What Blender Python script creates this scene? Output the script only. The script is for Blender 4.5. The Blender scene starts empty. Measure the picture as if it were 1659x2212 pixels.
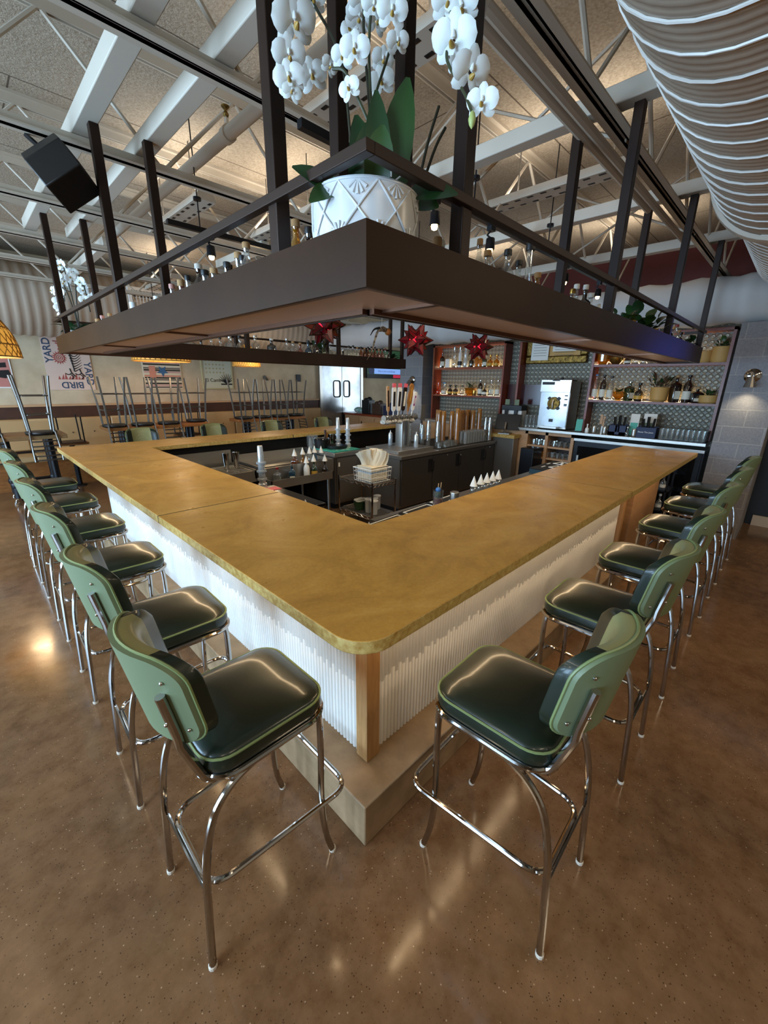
import bpy, bmesh, math, random
from math import pi, sin, cos, radians, sqrt, atan2
from mathutils import Vector, Matrix
random.seed(7)
C = bpy.context.scene.collection
PI = math.pi

# ---------------------------------------------------------------- materials
def lin(h):
    h = h.lstrip('#')
    o = []
    for i in (0, 2, 4):
        c = int(h[i:i+2], 16) / 255
        o.append(c / 12.92 if c <= .04045 else ((c + .055) / 1.055) ** 2.4)
    return (*o, 1)
M = {}
def mat(name, col, rough=.5, metal=0, **kw):
    m = bpy.data.materials.new(name); m.use_nodes = True
    b = m.node_tree.nodes['Principled BSDF']
    b.inputs['Base Color'].default_value = lin(col)
    b.inputs['Roughness'].default_value = rough
    b.inputs['Metallic'].default_value = metal
    for k, v in kw.items():
        b.inputs[k.replace('_', ' ')].default_value = v
    M[name] = m
    return m
def N(m, t, **kw):
    n = m.node_tree.nodes.new(t)
    for k, v in kw.items():
        if k in n.inputs: n.inputs[k].default_value = v
        else: setattr(n, k, v)
    return n
def L(m, a, b): m.node_tree.links.new(a, b)
def bsdf(m): return m.node_tree.nodes['Principled BSDF']
def coords(m, scale=(1, 1, 1), kind='Object'):
    tc = N(m, 'ShaderNodeTexCoord'); mp = N(m, 'ShaderNodeMapping')
    mp.inputs['Scale'].default_value = scale
    L(m, tc.outputs[kind], mp.inputs['Vector'])
    return mp.outputs['Vector']
def ramp(m, src, stops):
    r = N(m, 'ShaderNodeValToRGB')
    e = r.color_ramp.elements
    while len(e) < len(stops): e.new(.5)
    for i, (p, c) in enumerate(stops):
        e[i].position = p; e[i].color = lin(c) if isinstance(c, str) else c
    L(m, src, r.inputs['Fac'])
    return r.outputs['Color']
def noise(m, vec, scale, detail=4, rough=.6, dist=0):
    n = N(m, 'ShaderNodeTexNoise')
    n.inputs['Scale'].default_value = scale; n.inputs['Detail'].default_value = detail
    n.inputs['Roughness'].default_value = rough; n.inputs['Distortion'].default_value = dist
    L(m, vec, n.inputs['Vector'])
    return n.outputs['Fac']
def mix(m, fac, a, b, mode='MIX'):
    n = N(m, 'ShaderNodeMix', data_type='RGBA', blend_type=mode)
    for s, i in ((fac, 0), (a, 6), (b, 7)):
        if isinstance(s, (float, int)): n.inputs[i].default_value = s
        elif isinstance(s, str): n.inputs[i].default_value = lin(s)
        else: L(m, s, n.inputs[i])
    return n.outputs[2]
def bump(m, src, strength, dist=.01):
    b = N(m, 'ShaderNodeBump'); b.inputs['Strength'].default_value = strength
    b.inputs['Distance'].default_value = dist
    L(m, src, b.inputs['Height']); L(m, b.outputs['Normal'], bsdf(m).inputs['Normal'])
def noisy(name, c1, c2, scale, rough=.5, metal=0, bstr=0, bscale=None, sc=(1, 1, 1), lo=.35, hi=.65, **kw):
    m = mat(name, c1, rough, metal, **kw)
    v = coords(m, sc)
    f = noise(m, v, scale)
    L(m, ramp(m, f, [(lo, c1), (hi, c2)]), bsdf(m).inputs['Base Color'])
    if bstr: bump(m, noise(m, v, bscale or scale * 3), bstr)
    return m
def emis(name, col, strength, base='#000000'):
    m = mat(name, base, .5)
    bsdf(m).inputs['Emission Color'].default_value = lin(col)
    bsdf(m).inputs['Emission Strength'].default_value = strength
    return m
def glassy(name, tint, lo=.1, hi=.75, rough=.03, body=.0, bodycol='#ffffff'):
    m = bpy.data.materials.new(name); m.use_nodes = True; M[name] = m
    nt = m.node_tree; nt.nodes.remove(nt.nodes['Principled BSDF'])
    out = nt.nodes['Material Output']
    t = N(m, 'ShaderNodeBsdfTransparent'); t.inputs['Color'].default_value = lin(tint)
    g = N(m, 'ShaderNodeBsdfGlossy'); g.inputs['Roughness'].default_value = rough
    g.inputs['Color'].default_value = (.9, .9, .9, 1)
    lw = N(m, 'ShaderNodeLayerWeight'); lw.inputs['Blend'].default_value = .3
    mr = N(m, 'ShaderNodeMapRange'); mr.inputs['To Min'].default_value = lo; mr.inputs['To Max'].default_value = hi
    L(m, lw.outputs['Facing'], mr.inputs['Value'])
    mx = N(m, 'ShaderNodeMixShader')
    L(m, mr.outputs['Result'], mx.inputs['Fac'])
    src = t.outputs[0]
    if body:
        d = N(m, 'ShaderNodeBsdfDiffuse'); d.inputs['Color'].default_value = lin(bodycol)
        m2 = N(m, 'ShaderNodeMixShader'); m2.inputs['Fac'].default_value = body
        L(m, src, m2.inputs[1]); L(m, d.outputs[0], m2.inputs[2]); src = m2.outputs[0]
    L(m, src, mx.inputs[1]); L(m, g.outputs[0], mx.inputs[2])
    L(m, mx.outputs[0], out.inputs['Surface'])
    return m

# polished concrete floor
m = mat('floor', '#7a5236', .2)
v = coords(m)
a = ramp(m, noise(m, v, .9, 5, .6, .6), [(.3, '#4d3622'), (.5, '#66472c'), (.72, '#7f5c39')])
b_ = ramp(m, noise(m, v, 9, 6, .7), [(.3, '#46321f'), (.7, '#97785b')])
c_ = mix(m, .32, a, b_)
vo = N(m, 'ShaderNodeTexVoronoi'); vo.inputs['Scale'].default_value = 85; L(m, v, vo.inputs['Vector'])
sp = ramp(m, vo.outputs['Distance'], [(.10, (1, 1, 1, 1)), (.22, (0, 0, 0, 1))])
sel = ramp(m, noise(m, v, 40, 2), [(.44, (0, 0, 0, 1)), (.56, (1, 1, 1, 1))])
fa = N(m, 'ShaderNodeMath', operation='MULTIPLY'); L(m, sp, fa.inputs[0]); L(m, sel, fa.inputs[1])
c_ = mix(m, fa.outputs[0], c_, '#2e1f14')
vo2 = N(m, 'ShaderNodeTexVoronoi'); vo2.inputs['Scale'].default_value = 38; L(m, v, vo2.inputs['Vector'])
sp2 = ramp(m, vo2.outputs['Distance'], [(.05, (.55, .55, .55, 1)), (.11, (0, 0, 0, 1))])
c_ = mix(m, sp2, c_, '#c4a888')
L(m, c_, bsdf(m).inputs['Base Color'])
L(m, ramp(m, noise(m, v, 6, 4), [(.3, (.11, .11, .11, 1)), (.7, (.21, .21, .21, 1))]), bsdf(m).inputs['Roughness'])
bump(m, noise(m, v, 14, 3), .03, .004)
# ochre concrete counter
m = mat('ochre', '#b98838', .34)
v = coords(m)
a = ramp(m, noise(m, v, 2.2, 8, .7, 1.2), [(.32, '#a87730'), (.5, '#c6913d'), (.7, '#d8a856')])
L(m, mix(m, .25, a, ramp(m, noise(m, v, 60, 4, .8), [(.3, '#8f6a26'), (.7, '#cda95c')])), bsdf(m).inputs['Base Color'])
L(m, ramp(m, noise(m, v, 7, 4), [(.3, (.27, .27, .27, 1)), (.7, (.45, .45, .45, 1))]), bsdf(m).inputs['Roughness'])
bump(m, noise(m, v, 30, 4), .05, .004)
noisy('ochre_edge', '#a07a34', '#bfa562', 35, .6, bstr=.3, bscale=60)
noisy('step', '#7d6547', '#9d8160', 5, .6, bstr=.08, bscale=50)
noisy('ceiling', '#988872', '#bbab96', 55, .9, bstr=.8, bscale=70, lo=.3, hi=.7)
mat('joist', '#c4b7a4', .55); mat('white_steel', '#cabfae', .5)
noisy('plaster', '#b8a384', '#d0bd9d', 2.0, .8, bstr=.06, bscale=10)
mat('grey_plaster', '#a59e8e', .7); mat('cream_wall', '#b5a58c', .85)
noisy('wainscot', '#3d2317', '#4c2d1e', 3, .5, sc=(1, 8, 1)); mat('cap_rail', '#c29a72', .5)
mat('red_wall', '#5e1f14', .7)
# block walls
for nm, c1, c2, mo in (('block', '#77767a', '#85848a', '#9c9a96'), ('block_dark', '#74757a', '#84858a', '#999890')):
    m = mat(nm, c1, .85)
    tc = N(m, 'ShaderNodeTexCoord'); sx = N(m, 'ShaderNodeSeparateXYZ'); L(m, tc.outputs['Object'], sx.inputs[0])
    ad = N(m, 'ShaderNodeMath', operation='ADD'); L(m, sx.outputs['X'], ad.inputs[0]); L(m, sx.outputs['Y'], ad.inputs[1])
    cx = N(m, 'ShaderNodeCombineXYZ'); L(m, ad.outputs[0], cx.inputs['X']); L(m, sx.outputs['Z'], cx.inputs['Y'])
    bt = N(m, 'ShaderNodeTexBrick'); L(m, cx.outputs[0], bt.inputs['Vector'])
    bt.inputs['Scale'].default_value = 1; bt.inputs['Brick Width'].default_value = .4; bt.inputs['Row Height'].default_value = .2
    bt.inputs['Mortar Size'].default_value = .006; bt.inputs['Mortar Smooth'].default_value = .3
    bt.inputs['Color1'].default_value = lin(c1); bt.inputs['Color2'].default_value = lin(c2); bt.inputs['Mortar'].default_value = lin(mo)
    nz = noise(m, tc.outputs['Object'], 60, 5, .8)
    L(m, mix(m, .35, bt.outputs['Color'], ramp(m, nz, [(.3, '#55545a'), (.7, '#a6a4a0')])), bsdf(m).inputs['Base Color'])
    su = N(m, 'ShaderNodeMath', operation='SUBTRACT'); L(m, nz, su.inputs[0]); L(m, bt.outputs['Fac'], su.inputs[1])
    bump(m, su.outputs[0], .5, .006)
# pressed tin tiles
m = mat('tin', '#6f6a60', .42, .35)
tc = N(m, 'ShaderNodeTexCoord')
vo = N(m, 'ShaderNodeTexVoronoi'); vo.inputs['Scale'].default_value = 13; vo.inputs['Randomness'].default_value = 0
sx = N(m, 'ShaderNodeSeparateXYZ'); L(m, tc.outputs['Object'], sx.inputs[0])
cx = N(m, 'ShaderNodeCombineXYZ'); L(m, sx.outputs['Y'], cx.inputs['X']); L(m, sx.outputs['Z'], cx.inputs['Y'])
vo.voronoi_dimensions = '2D'; L(m, cx.outputs[0], vo.inputs['Vector'])
hgt = ramp(m, vo.outputs['Distance'], [(.0, (.5, .5, .5, 1)), (.22, (.9, .9, .9, 1)), (.38, (.2, .2, .2, 1)), (.45, (.8, .8, .8, 1)), (.5, (0, 0, 0, 1))])
L(m, ramp(m, vo.outputs['Distance'], [(.2, '#8d8675'), (.36, '#625d50'), (.46, '#8f8877'), (.55, '#57534a')]), bsdf(m).inputs['Base Color'])
bump(m, hgt, .5, .01)
mat('white_tile', '#dcd8d0', .32); mat('grout', '#cfc3b4', .8)
def wood(name, c1, c2, rough=.45, sc=(14, 14, 1.2)):
    m = mat(name, c1, rough)
    v = coords(m, sc)
    L(m, ramp(m, noise(m, v, 3, 6, .65, .8), [(.3, c1), (.7, c2)]), bsdf(m).inputs['Base Color'])
    return m
wood('oak', '#8f6539', '#ad8353'); wood('plywood', '#a37a52', '#b98f66', .5, (3, 3, 20))
wood('red_wood', '#6d2c17', '#8a3c20', .35); wood('table_wood', '#7a4a26', '#a36a38', .35, (2, 12, 12))
wood('rough_table', '#6f5636', '#8d7049', .5, (2, 12, 12)); wood('tap_wood', '#8b5a26', '#a9713a', .3)
wood('dark_wood', '#3a2416', '#4a3020', .5)
mat('gunmetal', '#77736d', .28, .9); mat('bronze', '#33241b', .42, .25, Specular_IOR_Level=.3); noisy('bronze_dark', '#24160f', '#2f1f16', 3, .42, .2, Specular_IOR_Level=.25)
noisy('fascia', '#2b1a0f', '#352214', 2, .4, .15, Specular_IOR_Level=.12)
mat('copper', '#c4a48e', .4, .5); mat('copper_frame', '#6b4a38', .35, .7)
mat('chrome', '#b5b1ad', .08, 1); mat('steel', '#bcb8b0', .3, .9); mat('steel_dark', '#857f77', .3, .75)
mat('cooler_door', '#3b3733', .42, .3); mat('black', '#0d0c0c', .45); mat('black_gloss', '#0a0a0b', .12)
mat('black_metal', '#17181c', .3, .4); mat('rubber', '#151312', .8)
m = mat('green_vinyl', '#142016', .38, Specular_IOR_Level=.35); bsdf(m).inputs['Coat Weight'].default_value = .4; bsdf(m).inputs['Coat Roughness'].default_value = .14
v = coords(m); bump(m, noise(m, v, 45, 5, .7, 1.5), .12, .002)
mat('sage', '#687556', .5); mat('olive_vinyl', '#8c8a5c', .3); mat('piping', '#748353', .45); mat('stitch', '#c3bd92', .6)
noisy('pot_white', '#d8d9d8', '#cfd2d4', 6, .22); mat('petal', '#efede6', .55, Subsurface_Weight=.15); mat('petal_core', '#b08a3a', .5)
mat('bud', '#aab56a', .5); mat('leaf', '#1f3a1d', .35); mat('leaf_b', '#2c4a22', .35); mat('stem', '#3a3d22', .5); mat('twig', '#2b2a18', .6)
mat('leaf_red', '#5c4430', .4); mat('gold', '#b08a45', .22, .9); mat('terracotta', '#b3684d', .7); mat('tan_pot', '#c99a55', .6)
mat('duct', '#b5a592', .5); mat('duct_seam', '#e6e1d8', .35); mat('fabric_white', '#c4c3c0', .7)
mat('white', '#e6e3dc', .4); mat('white_plastic', '#e9e8e2', .35); mat('paper', '#e8e4da', .8); mat('towel', '#d9cbb0', .9); mat('towel_b', '#a9bccb', .9)
mat('wicker', '#b98a3c', .6); noisy('wicker_b', '#8d6326', '#d0a452', 60, .6)
emis('wicker_lit', '#ffb84a', .55, '#b98a3c')
mat('tan_leather', '#b9986a', .5); mat('teal', '#3fa58e', .5); mat('blue_box', '#26304f', .6); mat('navy', '#1c2340', .6)
mat('poster_bg', '#d9bfae', .8); mat('poster_blue', '#3c4c63', .8); mat('poster_red', '#a65048', .8); mat('poster_pink', '#c07c70', .8); mat('poster_black', '#1d1815', .8)
mat('cream', '#d8cbb0', .7); mat('blue_star', '#3d6488', .8); mat('grey_stripe', '#6d6358', .8); mat('pink_stripe', '#c79c92', .8); mat('salmon', '#cf8a72', .8)
mat('sign_glass', '#c9c7ae', .5); mat('frame_cream', '#b7a97f', .6)
noisy('gilt', '#4a3515', '#9a7a3a', 30, .35, .8, bstr=.5, bscale=60)
mat('red_glass', '#5a0a12', .15); emis('red_glow', '#ff2038', 3.0, '#7a0a14')
mat('screen_blue', '#8fb4ef', .3)
emis('tv_green', '#2f5a3a', .5); emis('tv_blue', '#7fa8ee', 1.0); emis('tv_black', '#0a0a0c', .2); emis('tv_red', '#c22a4a', .8); emis('tv_navy', '#1f2c55', .6)
mat('amber', '#8f5f2a', .12, Coat_Weight=.3); mat('label_white', '#e3dcc8', .6); mat('label_black', '#1b1716', .5); mat('label_blue', '#3b6fa8', .5)
mat('label_red', '#9a2f28', .5); mat('label_gold', '#c79a3a', .5); mat('purple', '#86307e', .5); mat('pink_label', '#d9606a', .5)
mat('cap_black', '#141212', .4); mat('cork', '#b28a5c', .8); mat('cap_red', '#7c1d1d', .4); mat('cap_pink', '#c88f80', .6); mat('cap_silver', '#b9b7b2', .25, .9); mat('cap_white', '#e5e2d8', .5); mat('cap_blue', '#5b86ad', .5)
glassy('clear', '#f2f4f2', .12, .8, .04, .05); glassy('frosted', '#dfe6ea', .2, .7, .2, .45, '#dfe3e3')
glassy('liq_amber', '#c87a22', .12, .7, .04, .25, '#8a4a10'); glassy('liq_dark', '#3a1c0c', .12, .7, .05, .55, '#2a140a')
glassy('liq_green', '#3f6a35', .12, .7, .05, .4, '#2c4a22'); glassy('liq_yellow', '#e8b23c', .12, .7, .05, .3, '#c98f20')
glassy('liq_blue', '#4a86a8', .12, .7, .05, .35, '#30607c'); glassy('liq_pink', '#c78a80', .12, .7, .05, .35, '#b06a5c')
glassy('liq_black', '#0c0a0a', .15, .6, .06, .85, '#0c0a0a'); glassy('liq_orange', '#d8461c', .12, .7, .05, .55, '#c83a14')
glassy('plastic_clear', '#e8ecec', .1, .5, .15, .12)
LIQ = dict(clear='clear', amber='liq_amber', dark='liq_dark', green='liq_green', yellow='liq_yellow', blue='liq_blue', pink='liq_pink', black='liq_black', orange='liq_orange', frosted='frosted', white='white_plastic')
emis('led', '#ffe2b4', 30, '#ffffff'); emis('bulb', '#ffd38a', 22, '#ffffff'); emis('sconce_lit', '#ffe2a8', 12)

# ---------------------------------------------------------------- geometry
class MB:
    def __init__(s): s.v = []; s.f = []; s.m = []
    def add(s, vs, fs, mi=0, T=None):
        o = len(s.v)
        s.v += [(T @ Vector(p)) if T is not None else Vector(p) for p in vs]
        s.f += [tuple(o + i for i in f) for f in fs]; s.m += [mi] * len(fs)
        return s
    def box(s, x0, x1, y0, y1, z0, z1, mi=0, T=None):
        vs = [(x, y, z) for x in (x0, x1) for y in (y0, y1) for z in (z0, z1)]
        return s.add(vs, [(0, 1, 3, 2), (4, 6, 7, 5), (0, 4, 5, 1), (2, 3, 7, 6), (0, 2, 6, 4), (1, 5, 7, 3)], mi, T)
    def loops(s, rings, mi=0, cap0=True, cap1=True, closed=True, T=None):
        n = len(rings[0]); vs = [p for r in rings for p in r]; fs = []
        for k in range(len(rings) - 1):
            for i in range(n if closed else n - 1):
                j = (i + 1) % n
                fs.append((k*n+i, k*n+j, (k+1)*n+j, (k+1)*n+i))
        if cap0: fs.append(tuple(range(n - 1, -1, -1)))
        if cap1: fs.append(tuple((len(rings) - 1) * n + i for i in range(n)))
        return s.add(vs, fs, mi, T)
    def lathe(s, prof, n=20, mi=0, T=None, cap0=True, cap1=True):
        R = [[(r * cos(2*PI*i/n), r * sin(2*PI*i/n), z) for i in range(n)] for r, z in prof]
        return s.loops(R, mi, cap0, cap1, True, T)
    def tube(s, pts, r, n=8, mi=0, closed=False, T=None, r1=None):
        pts = [Vector(p) for p in pts]; k = len(pts); R = []
        def tan(i):
            if closed: return (pts[(i+1) % k] - pts[i-1]).normalized()
            if i == 0: return (pts[1] - pts[0]).normalized()
            if i == k-1: return (pts[-1] - pts[-2]).normalized()
            return ((pts[i+1]-pts[i]).normalized() + (pts[i]-pts[i-1]).normalized()).normalized()
        t0 = tan(0); up = Vector((0, 0, 1)) if abs(t0.z) < .9 else Vector((1, 0, 0))
        nn = (up - t0 * up.dot(t0)).normalized()
        for i in range(k):
            t = tan(i); nn = (nn - t * nn.dot(t)).normalized(); b = t.cross(nn)
            rr = r if r1 is None else r + (r1 - r) * i / (k - 1)
            R.append([pts[i] + (nn * cos(2*PI*j/n) + b * sin(2*PI*j/n)) * rr for j in range(n)])
        if closed:
            # close the seam, matching rotation offset
            first = R[0]; last = R[-1]
            best = min(range(n), key=lambda o: sum((last[j] - first[(j+o) % n]).length for j in range(n)))
            vs = [p for q in R for p in q]; fs = []
            for a in range(k - 1):
                for i in range(n):
                    j = (i+1) % n; fs.append((a*n+i, a*n+j, (a+1)*n+j, (a+1)*n+i))
            for i in range(n):
                j = (i+1) % n; fs.append(((k-1)*n+i, (k-1)*n+j, (j+best) % n, (i+best) % n))
            return s.add(vs, fs, mi, T)
        return s.loops(R, mi, True, True, True, T)
    def prism(s, out, z0, z1, mi=0, T=None):
        return s.loops([[(x, y, z0) for x, y in out], [(x, y, z1) for x, y in out]], mi, T=T)
    def sphere(s, c, r, n=12, mi=0, sz=1.0, T=None):
        prof = [(max(1e-4, r * sin(PI*k/8)), -r * sz * cos(PI*k/8)) for k in range(9)]
        X = Matrix.Translation(c)
        return s.lathe(prof, n, mi, (T @ X) if T is not None else X)
    def build(s, name, mats, parent=None, bev=0, sharp=35, flat=False):
        me = bpy.data.meshes.new(name)
        me.from_pydata([tuple(p) for p in s.v], [], s.f)
        for q in (mats if isinstance(mats, (list, tuple)) else [mats]): me.materials.append(M[q] if isinstance(q, str) else q)
        for p, mi in zip(me.polygons, s.m): p.material_index = mi
        me.validate(); me.update()
        bm = bmesh.new(); bm.from_mesh(me); bmesh.ops.recalc_face_normals(bm, faces=bm.faces); bm.to_mesh(me); bm.free()
        if not flat:
            me.polygons.foreach_set('use_smooth', [True] * len(me.polygons)); me.set_sharp_from_angle(angle=radians(sharp))
        o = bpy.data.objects.new(name, me); C.objects.link(o)
        if parent: o.parent = parent
        if bev:
            b = o.modifiers.new('bevel', 'BEVEL'); b.width = bev; b.segments = 2; b.limit_method = 'ANGLE'; b.angle_limit = radians(40)
        return o
def tag(o, label, cat, group=None, kind=None):
    if label: o['label'] = label
    if cat: o['category'] = cat
    if group: o['group'] = group
    if kind: o['kind'] = kind
    return o
def thing(name, label, cat, loc=(0, 0, 0), rz=0, group=None):
    o = bpy.data.objects.new(name, None); o.empty_display_size = .05; C.objects.link(o)
    o.location = loc; o.rotation_euler = (0, 0, rz)
    return tag(o, label, cat, group)
def struct(name, mb, mats, **kw):
    o = mb.build(name, mats, **kw); o['kind'] = 'structure'; return o
def dup(root, loc=None, rz=None, label=None, group=None):
    r = root.copy(); C.objects.link(r)
    if loc is not None: r.location = loc
    if rz is not None: r.rotation_euler = (0, 0, rz)
    if label: r['label'] = label
    if group: r['group'] = group
    def kids(src, dst):
        for ch in list(src.children):
            c = ch.copy(); C.objects.link(c); c.parent = dst; kids(ch, c)
    kids(root, r)
    return r
def catmull(P, k=6):
    P = [Vector(p) for p in P]; Q = [P[0] * 2 - P[1]] + P + [P[-1] * 2 - P[-2]]; o = []
    for i in range(1, len(Q) - 2):
        a, b, c, d = Q[i-1:i+3]
        for j in range(k):
            t = j / k
            o.append(.5 * (2*b + (c-a)*t + (2*a-5*b+4*c-d)*t*t + (3*b-a-3*c+d)*t**3))
    o.append(P[-1]); return o
def fillet(P, r, k=6, closed=False):
    P = [Vector(p) for p in P]; n = len(P); o = []
    for i in range(n):
        if not closed and i in (0, n-1): o.append(P[i]); continue
        a, b, c = P[i-1], P[i], P[(i+1) % n]
        u = (a-b); w = (c-b); d = min(r, u.length*.49, w.length*.49); u.normalize(); w.normalize()
        p, q = b + u*d, b + w*d
        for j in range(k+1):
            t = j/k; o.append((1-t)**2*p + 2*t*(1-t)*b + t*t*q)
    return o
def rrect(a, b, r, k=5, cx=0, cy=0):
    o = []
    for sx, sy, a0 in ((1, 1, 0), (-1, 1, PI/2), (-1, -1, PI), (1, -1, 1.5*PI)):
        for j in range(k+1):
            t = a0 + PI/2*j/k; o.append((cx + sx*(a-r) + r*cos(t), cy + sy*(b-r) + r*sin(t)))
    return o
def text(name, body, size, material, parent, loc, rot, extrude=.001, align='CENTER', bold=0):
    cu = bpy.data.curves.new(name, 'FONT'); cu.body = body; cu.size = size; cu.extrude = extrude; cu.offset = bold
    cu.align_x = align; cu.align_y = 'CENTER'
    t = bpy.data.objects.new('tmp', cu); C.objects.link(t)
    me = bpy.data.meshes.new_from_object(t.evaluated_get(bpy.context.evaluated_depsgraph_get()))
    bpy.data.objects.remove(t); bpy.data.curves.remove(cu)
    me.materials.clear(); me.materials.append(M[material])
    o = bpy.data.objects.new(name, me); C.objects.link(o)
    o.parent = parent; o.location = loc; o.rotation_euler = rot
    return o
def Tr(x, y, z): return Matrix.Translation((x, y, z))
def Rz(a): return Matrix.Rotation(a, 4, 'Z')
def Rx(a): return Matrix.Rotation(a, 4, 'X')
def Ry(a): return Matrix.Rotation(a, 4, 'Y')
ORD = ['first', 'second', 'third', 'fourth', 'fifth', 'sixth', 'seventh', 'eighth', 'ninth', 'tenth', 'eleventh', 'twelfth', 'thirteenth', 'fourteenth', 'fifteenth', 'sixteenth', 'seventeenth', 'eighteenth', 'nineteenth', 'twentieth',
       'twenty-first', 'twenty-second', 'twenty-third', 'twenty-fourth', 'twenty-fifth', 'twenty-sixth', 'twenty-seventh', 'twenty-eighth', 'twenty-ninth', 'thirtieth']
# ---------------------------------------------------------------- the room
struct('floor', MB().box(-5.2, 11.2, -5.2, 9.2, -.12, 0), 'floor')
m = M['ceiling']; v = coords(m)
bt = N(m, 'ShaderNodeTexBrick'); L(m, v, bt.inputs['Vector'])
for k, q in (('Scale', 1), ('Brick Width', 2.4), ('Row Height', 1.2), ('Mortar Size', .006)): bt.inputs[k].default_value = q
old = bsdf(m).inputs['Base Color'].links[0].from_socket
L(m, mix(m, bt.outputs['Fac'], old, '#5e4f3d'), bsdf(m).inputs['Base Color'])
struct('ceiling', MB().box(-5.2, 11.2, -5.2, 9.2, 3.85, 3.95), 'ceiling')
struct('wall_left', MB().box(-5.2, 11.2, 9.0, 9.15, 0, 3.85), 'plaster')
struct('wall_back', MB().box(6.95, 7.1, -.08, 5.85, 0, 3.16).box(6.95, 7.1, -2.4, -.08, 2.58, 3.16), 'tin')
struct('wall_back_upper', MB().box(6.95, 7.1, -2.4, 5.85, 3.16, 3.85), 'red_wall')
struct('wall_right', MB().box(-5.2, 11.2, -5.2, -5.05, 0, 3.85), 'cream_wall')
struct('wall_corridor', MB().box(11.05, 11.2, -5.05, 9, 0, 3.85), 'cream_wall')
struct('wall_pier_right', MB().box(5.94, 6.95, -.56, -.08, 0, 2.58), 'block')
struct('wall_pier_back', MB().box(6.5, 6.95, 5.2, 5.85, 0, 3.85), 'block_dark')
# window wall behind the camera, three tall openings
w = MB()
WIN = [(-.9, 1.5), (2.2, 4.8), (5.6, 8.2)]
ys = [-5.05] + [q for a in WIN for q in a] + [9]
for i in range(0, len(ys), 2): w.box(-5.2, -5.05, ys[i], ys[i+1], 0, 3.85)
for a, b in WIN: w.box(-5.2, -5.05, a, b, 0, .5).box(-5.2, -5.05, a, b, 3.1, 3.85)
struct('wall_front', w, 'cream_wall')
for i, (a, b) in enumerate(WIN):
    f = MB()
    for y0, y1, z0, z1 in ((a, a+.06, .5, 3.1), (b-.06, b, .5, 3.1), (a, b, .5, .56), (a, b, 3.04, 3.1), ((a+b)/2-.03, (a+b)/2+.03, .5, 3.1), (a, b, 2.3, 2.35)):
        f.box(-5.16, -5.09, y0, y1, z0, z1)
    o = struct('window_%d' % (i + 1), f, 'black_metal')
# wainscot, cap rail, baseboards
struct('trim_1', MB().box(-5.05, 6.5, 8.96, 9.0, 0, 1.37), 'wainscot')
struct('trim_2', MB().box(-5.05, 6.5, 8.94, 9.0, 1.37, 1.405), 'cap_rail')
struct('wall_passage', MB().box(6.9, 7.0, -2.4, -.56, 0, 2.58), 'black')
struct('baseboard_passage', MB().box(6.86, 6.9, -2.4, -.64, 0, .14), 'grout')
# stainless swing doors
d = thing('door_1', None, None, (6.6, 8.93, 0)); d['kind'] = 'structure'
MB().box(-.09, 0, -.02, .05, 0, 2.42).box(1.45, 1.54, -.02, .05, 0, 2.42).box(-.09, 1.54, -.02, .05, 2.36, 2.42).build('door_frame', 'steel', d)
noisy('door_steel', '#b9bbbd', '#8f9193', 1.5, .28, .95, bstr=.25, bscale=2.2)
for k, (x0, x1, a, b) in enumerate(((.0, .715, .42, .64), (.73, 1.44, .80, 1.0))):
    lf = MB().box(x0, a, 0, .04, .02, 2.35).box(b, x1, 0, .04, .02, 2.35).box(a, b, 0, .04, .02, 1.46).box(a, b, 0, .04, 1.88, 2.35).build('door_leaf', 'door_steel', d)
    MB().tube([(x, -.004, z + 1.67) for x, z in rrect((b-a)/2 + .015, .225, .06, 4, (a+b)/2)], .016, 6, closed=True).build('window_gasket', 'rubber', lf)
    MB().box(a, b, .015, .02, 1.46, 1.88).build('pane', 'frosted', lf)
# roof joists
JY = [-2.1, .257, 1.462, 2.65, 3.83, 5.0, 6.2, 7.4]
for y in JY:
    j = bpy.data.objects.new('ceiling_joist', None); C.objects.link(j); j.location = (0, y, 0); j['kind'] = 'structure'
    MB().box(-5.05, 6.95, -.012, .012, 3.205, 3.24).box(-5.05, 6.95, -.055, -.01, 3.19, 3.20).box(-5.05, 6.95, .01, .055, 3.19, 3.20).box(-5.05, 6.95, -.02, -.01, 3.19, 3.245).box(-5.05, 6.95, .01, .02, 3.19, 3.245).build('bottom_chord', 'joist', j, flat=True)
    MB().box(-5.05, 6.95, -.055, -.01, 3.83, 3.85).box(-5.05, 6.95, .01, .055, 3.83, 3.85).box(-5.05, 6.95, -.02, -.01, 3.78, 3.85).box(-5.05, 6.95, .01, .02, 3.78, 3.85).build('top_chord', 'joist', j, flat=True)
    wb = MB(); x = -5.0; up = False
    while x < 6.4:
        wb.tube([(x, 0, 3.80 if up else 3.215), (x + .56, 0, 3.215 if up else 3.80)], .013, 6); up = not up; x += .56
    wb.build('web', 'joist', j)
for x in (-1.2, 2.3, 4.4):
    for a, b in ((1, 2), (2, 3), (3, 4), (4, 5)):
        o = MB().tube([(x, JY[a], 3.2), (x, JY[b], 3.8)], .012, 5).tube([(x+.03, JY[a], 3.8), (x+.03, JY[b], 3.2)], .012, 5).build('ceiling_bridging', 'joist'); o['kind'] = 'structure'
for y, x1 in ((.345, 4.4), (.40, 3.4)):
    o = MB().tube([(-5, y, 3.17), (x1, y, 3.17)], .024, 8).build('ceiling_conduit', 'joist'); o['kind'] = 'structure'
o = MB().tube([(.95, 1.0, 3.45), (.95, 7.6, 3.45)], .042, 12).tube([(.95, 2.38, 3.45), (.95, 2.38, 3.55)], .016, 6).lathe([(.05, -.03), (.052, .03)], 12, T=Tr(.95, 2.38, 3.45) @ Rx(PI/2)).build('ceiling_sprinkler_pipe', 'white_steel'); o['kind'] = 'structure'
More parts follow.
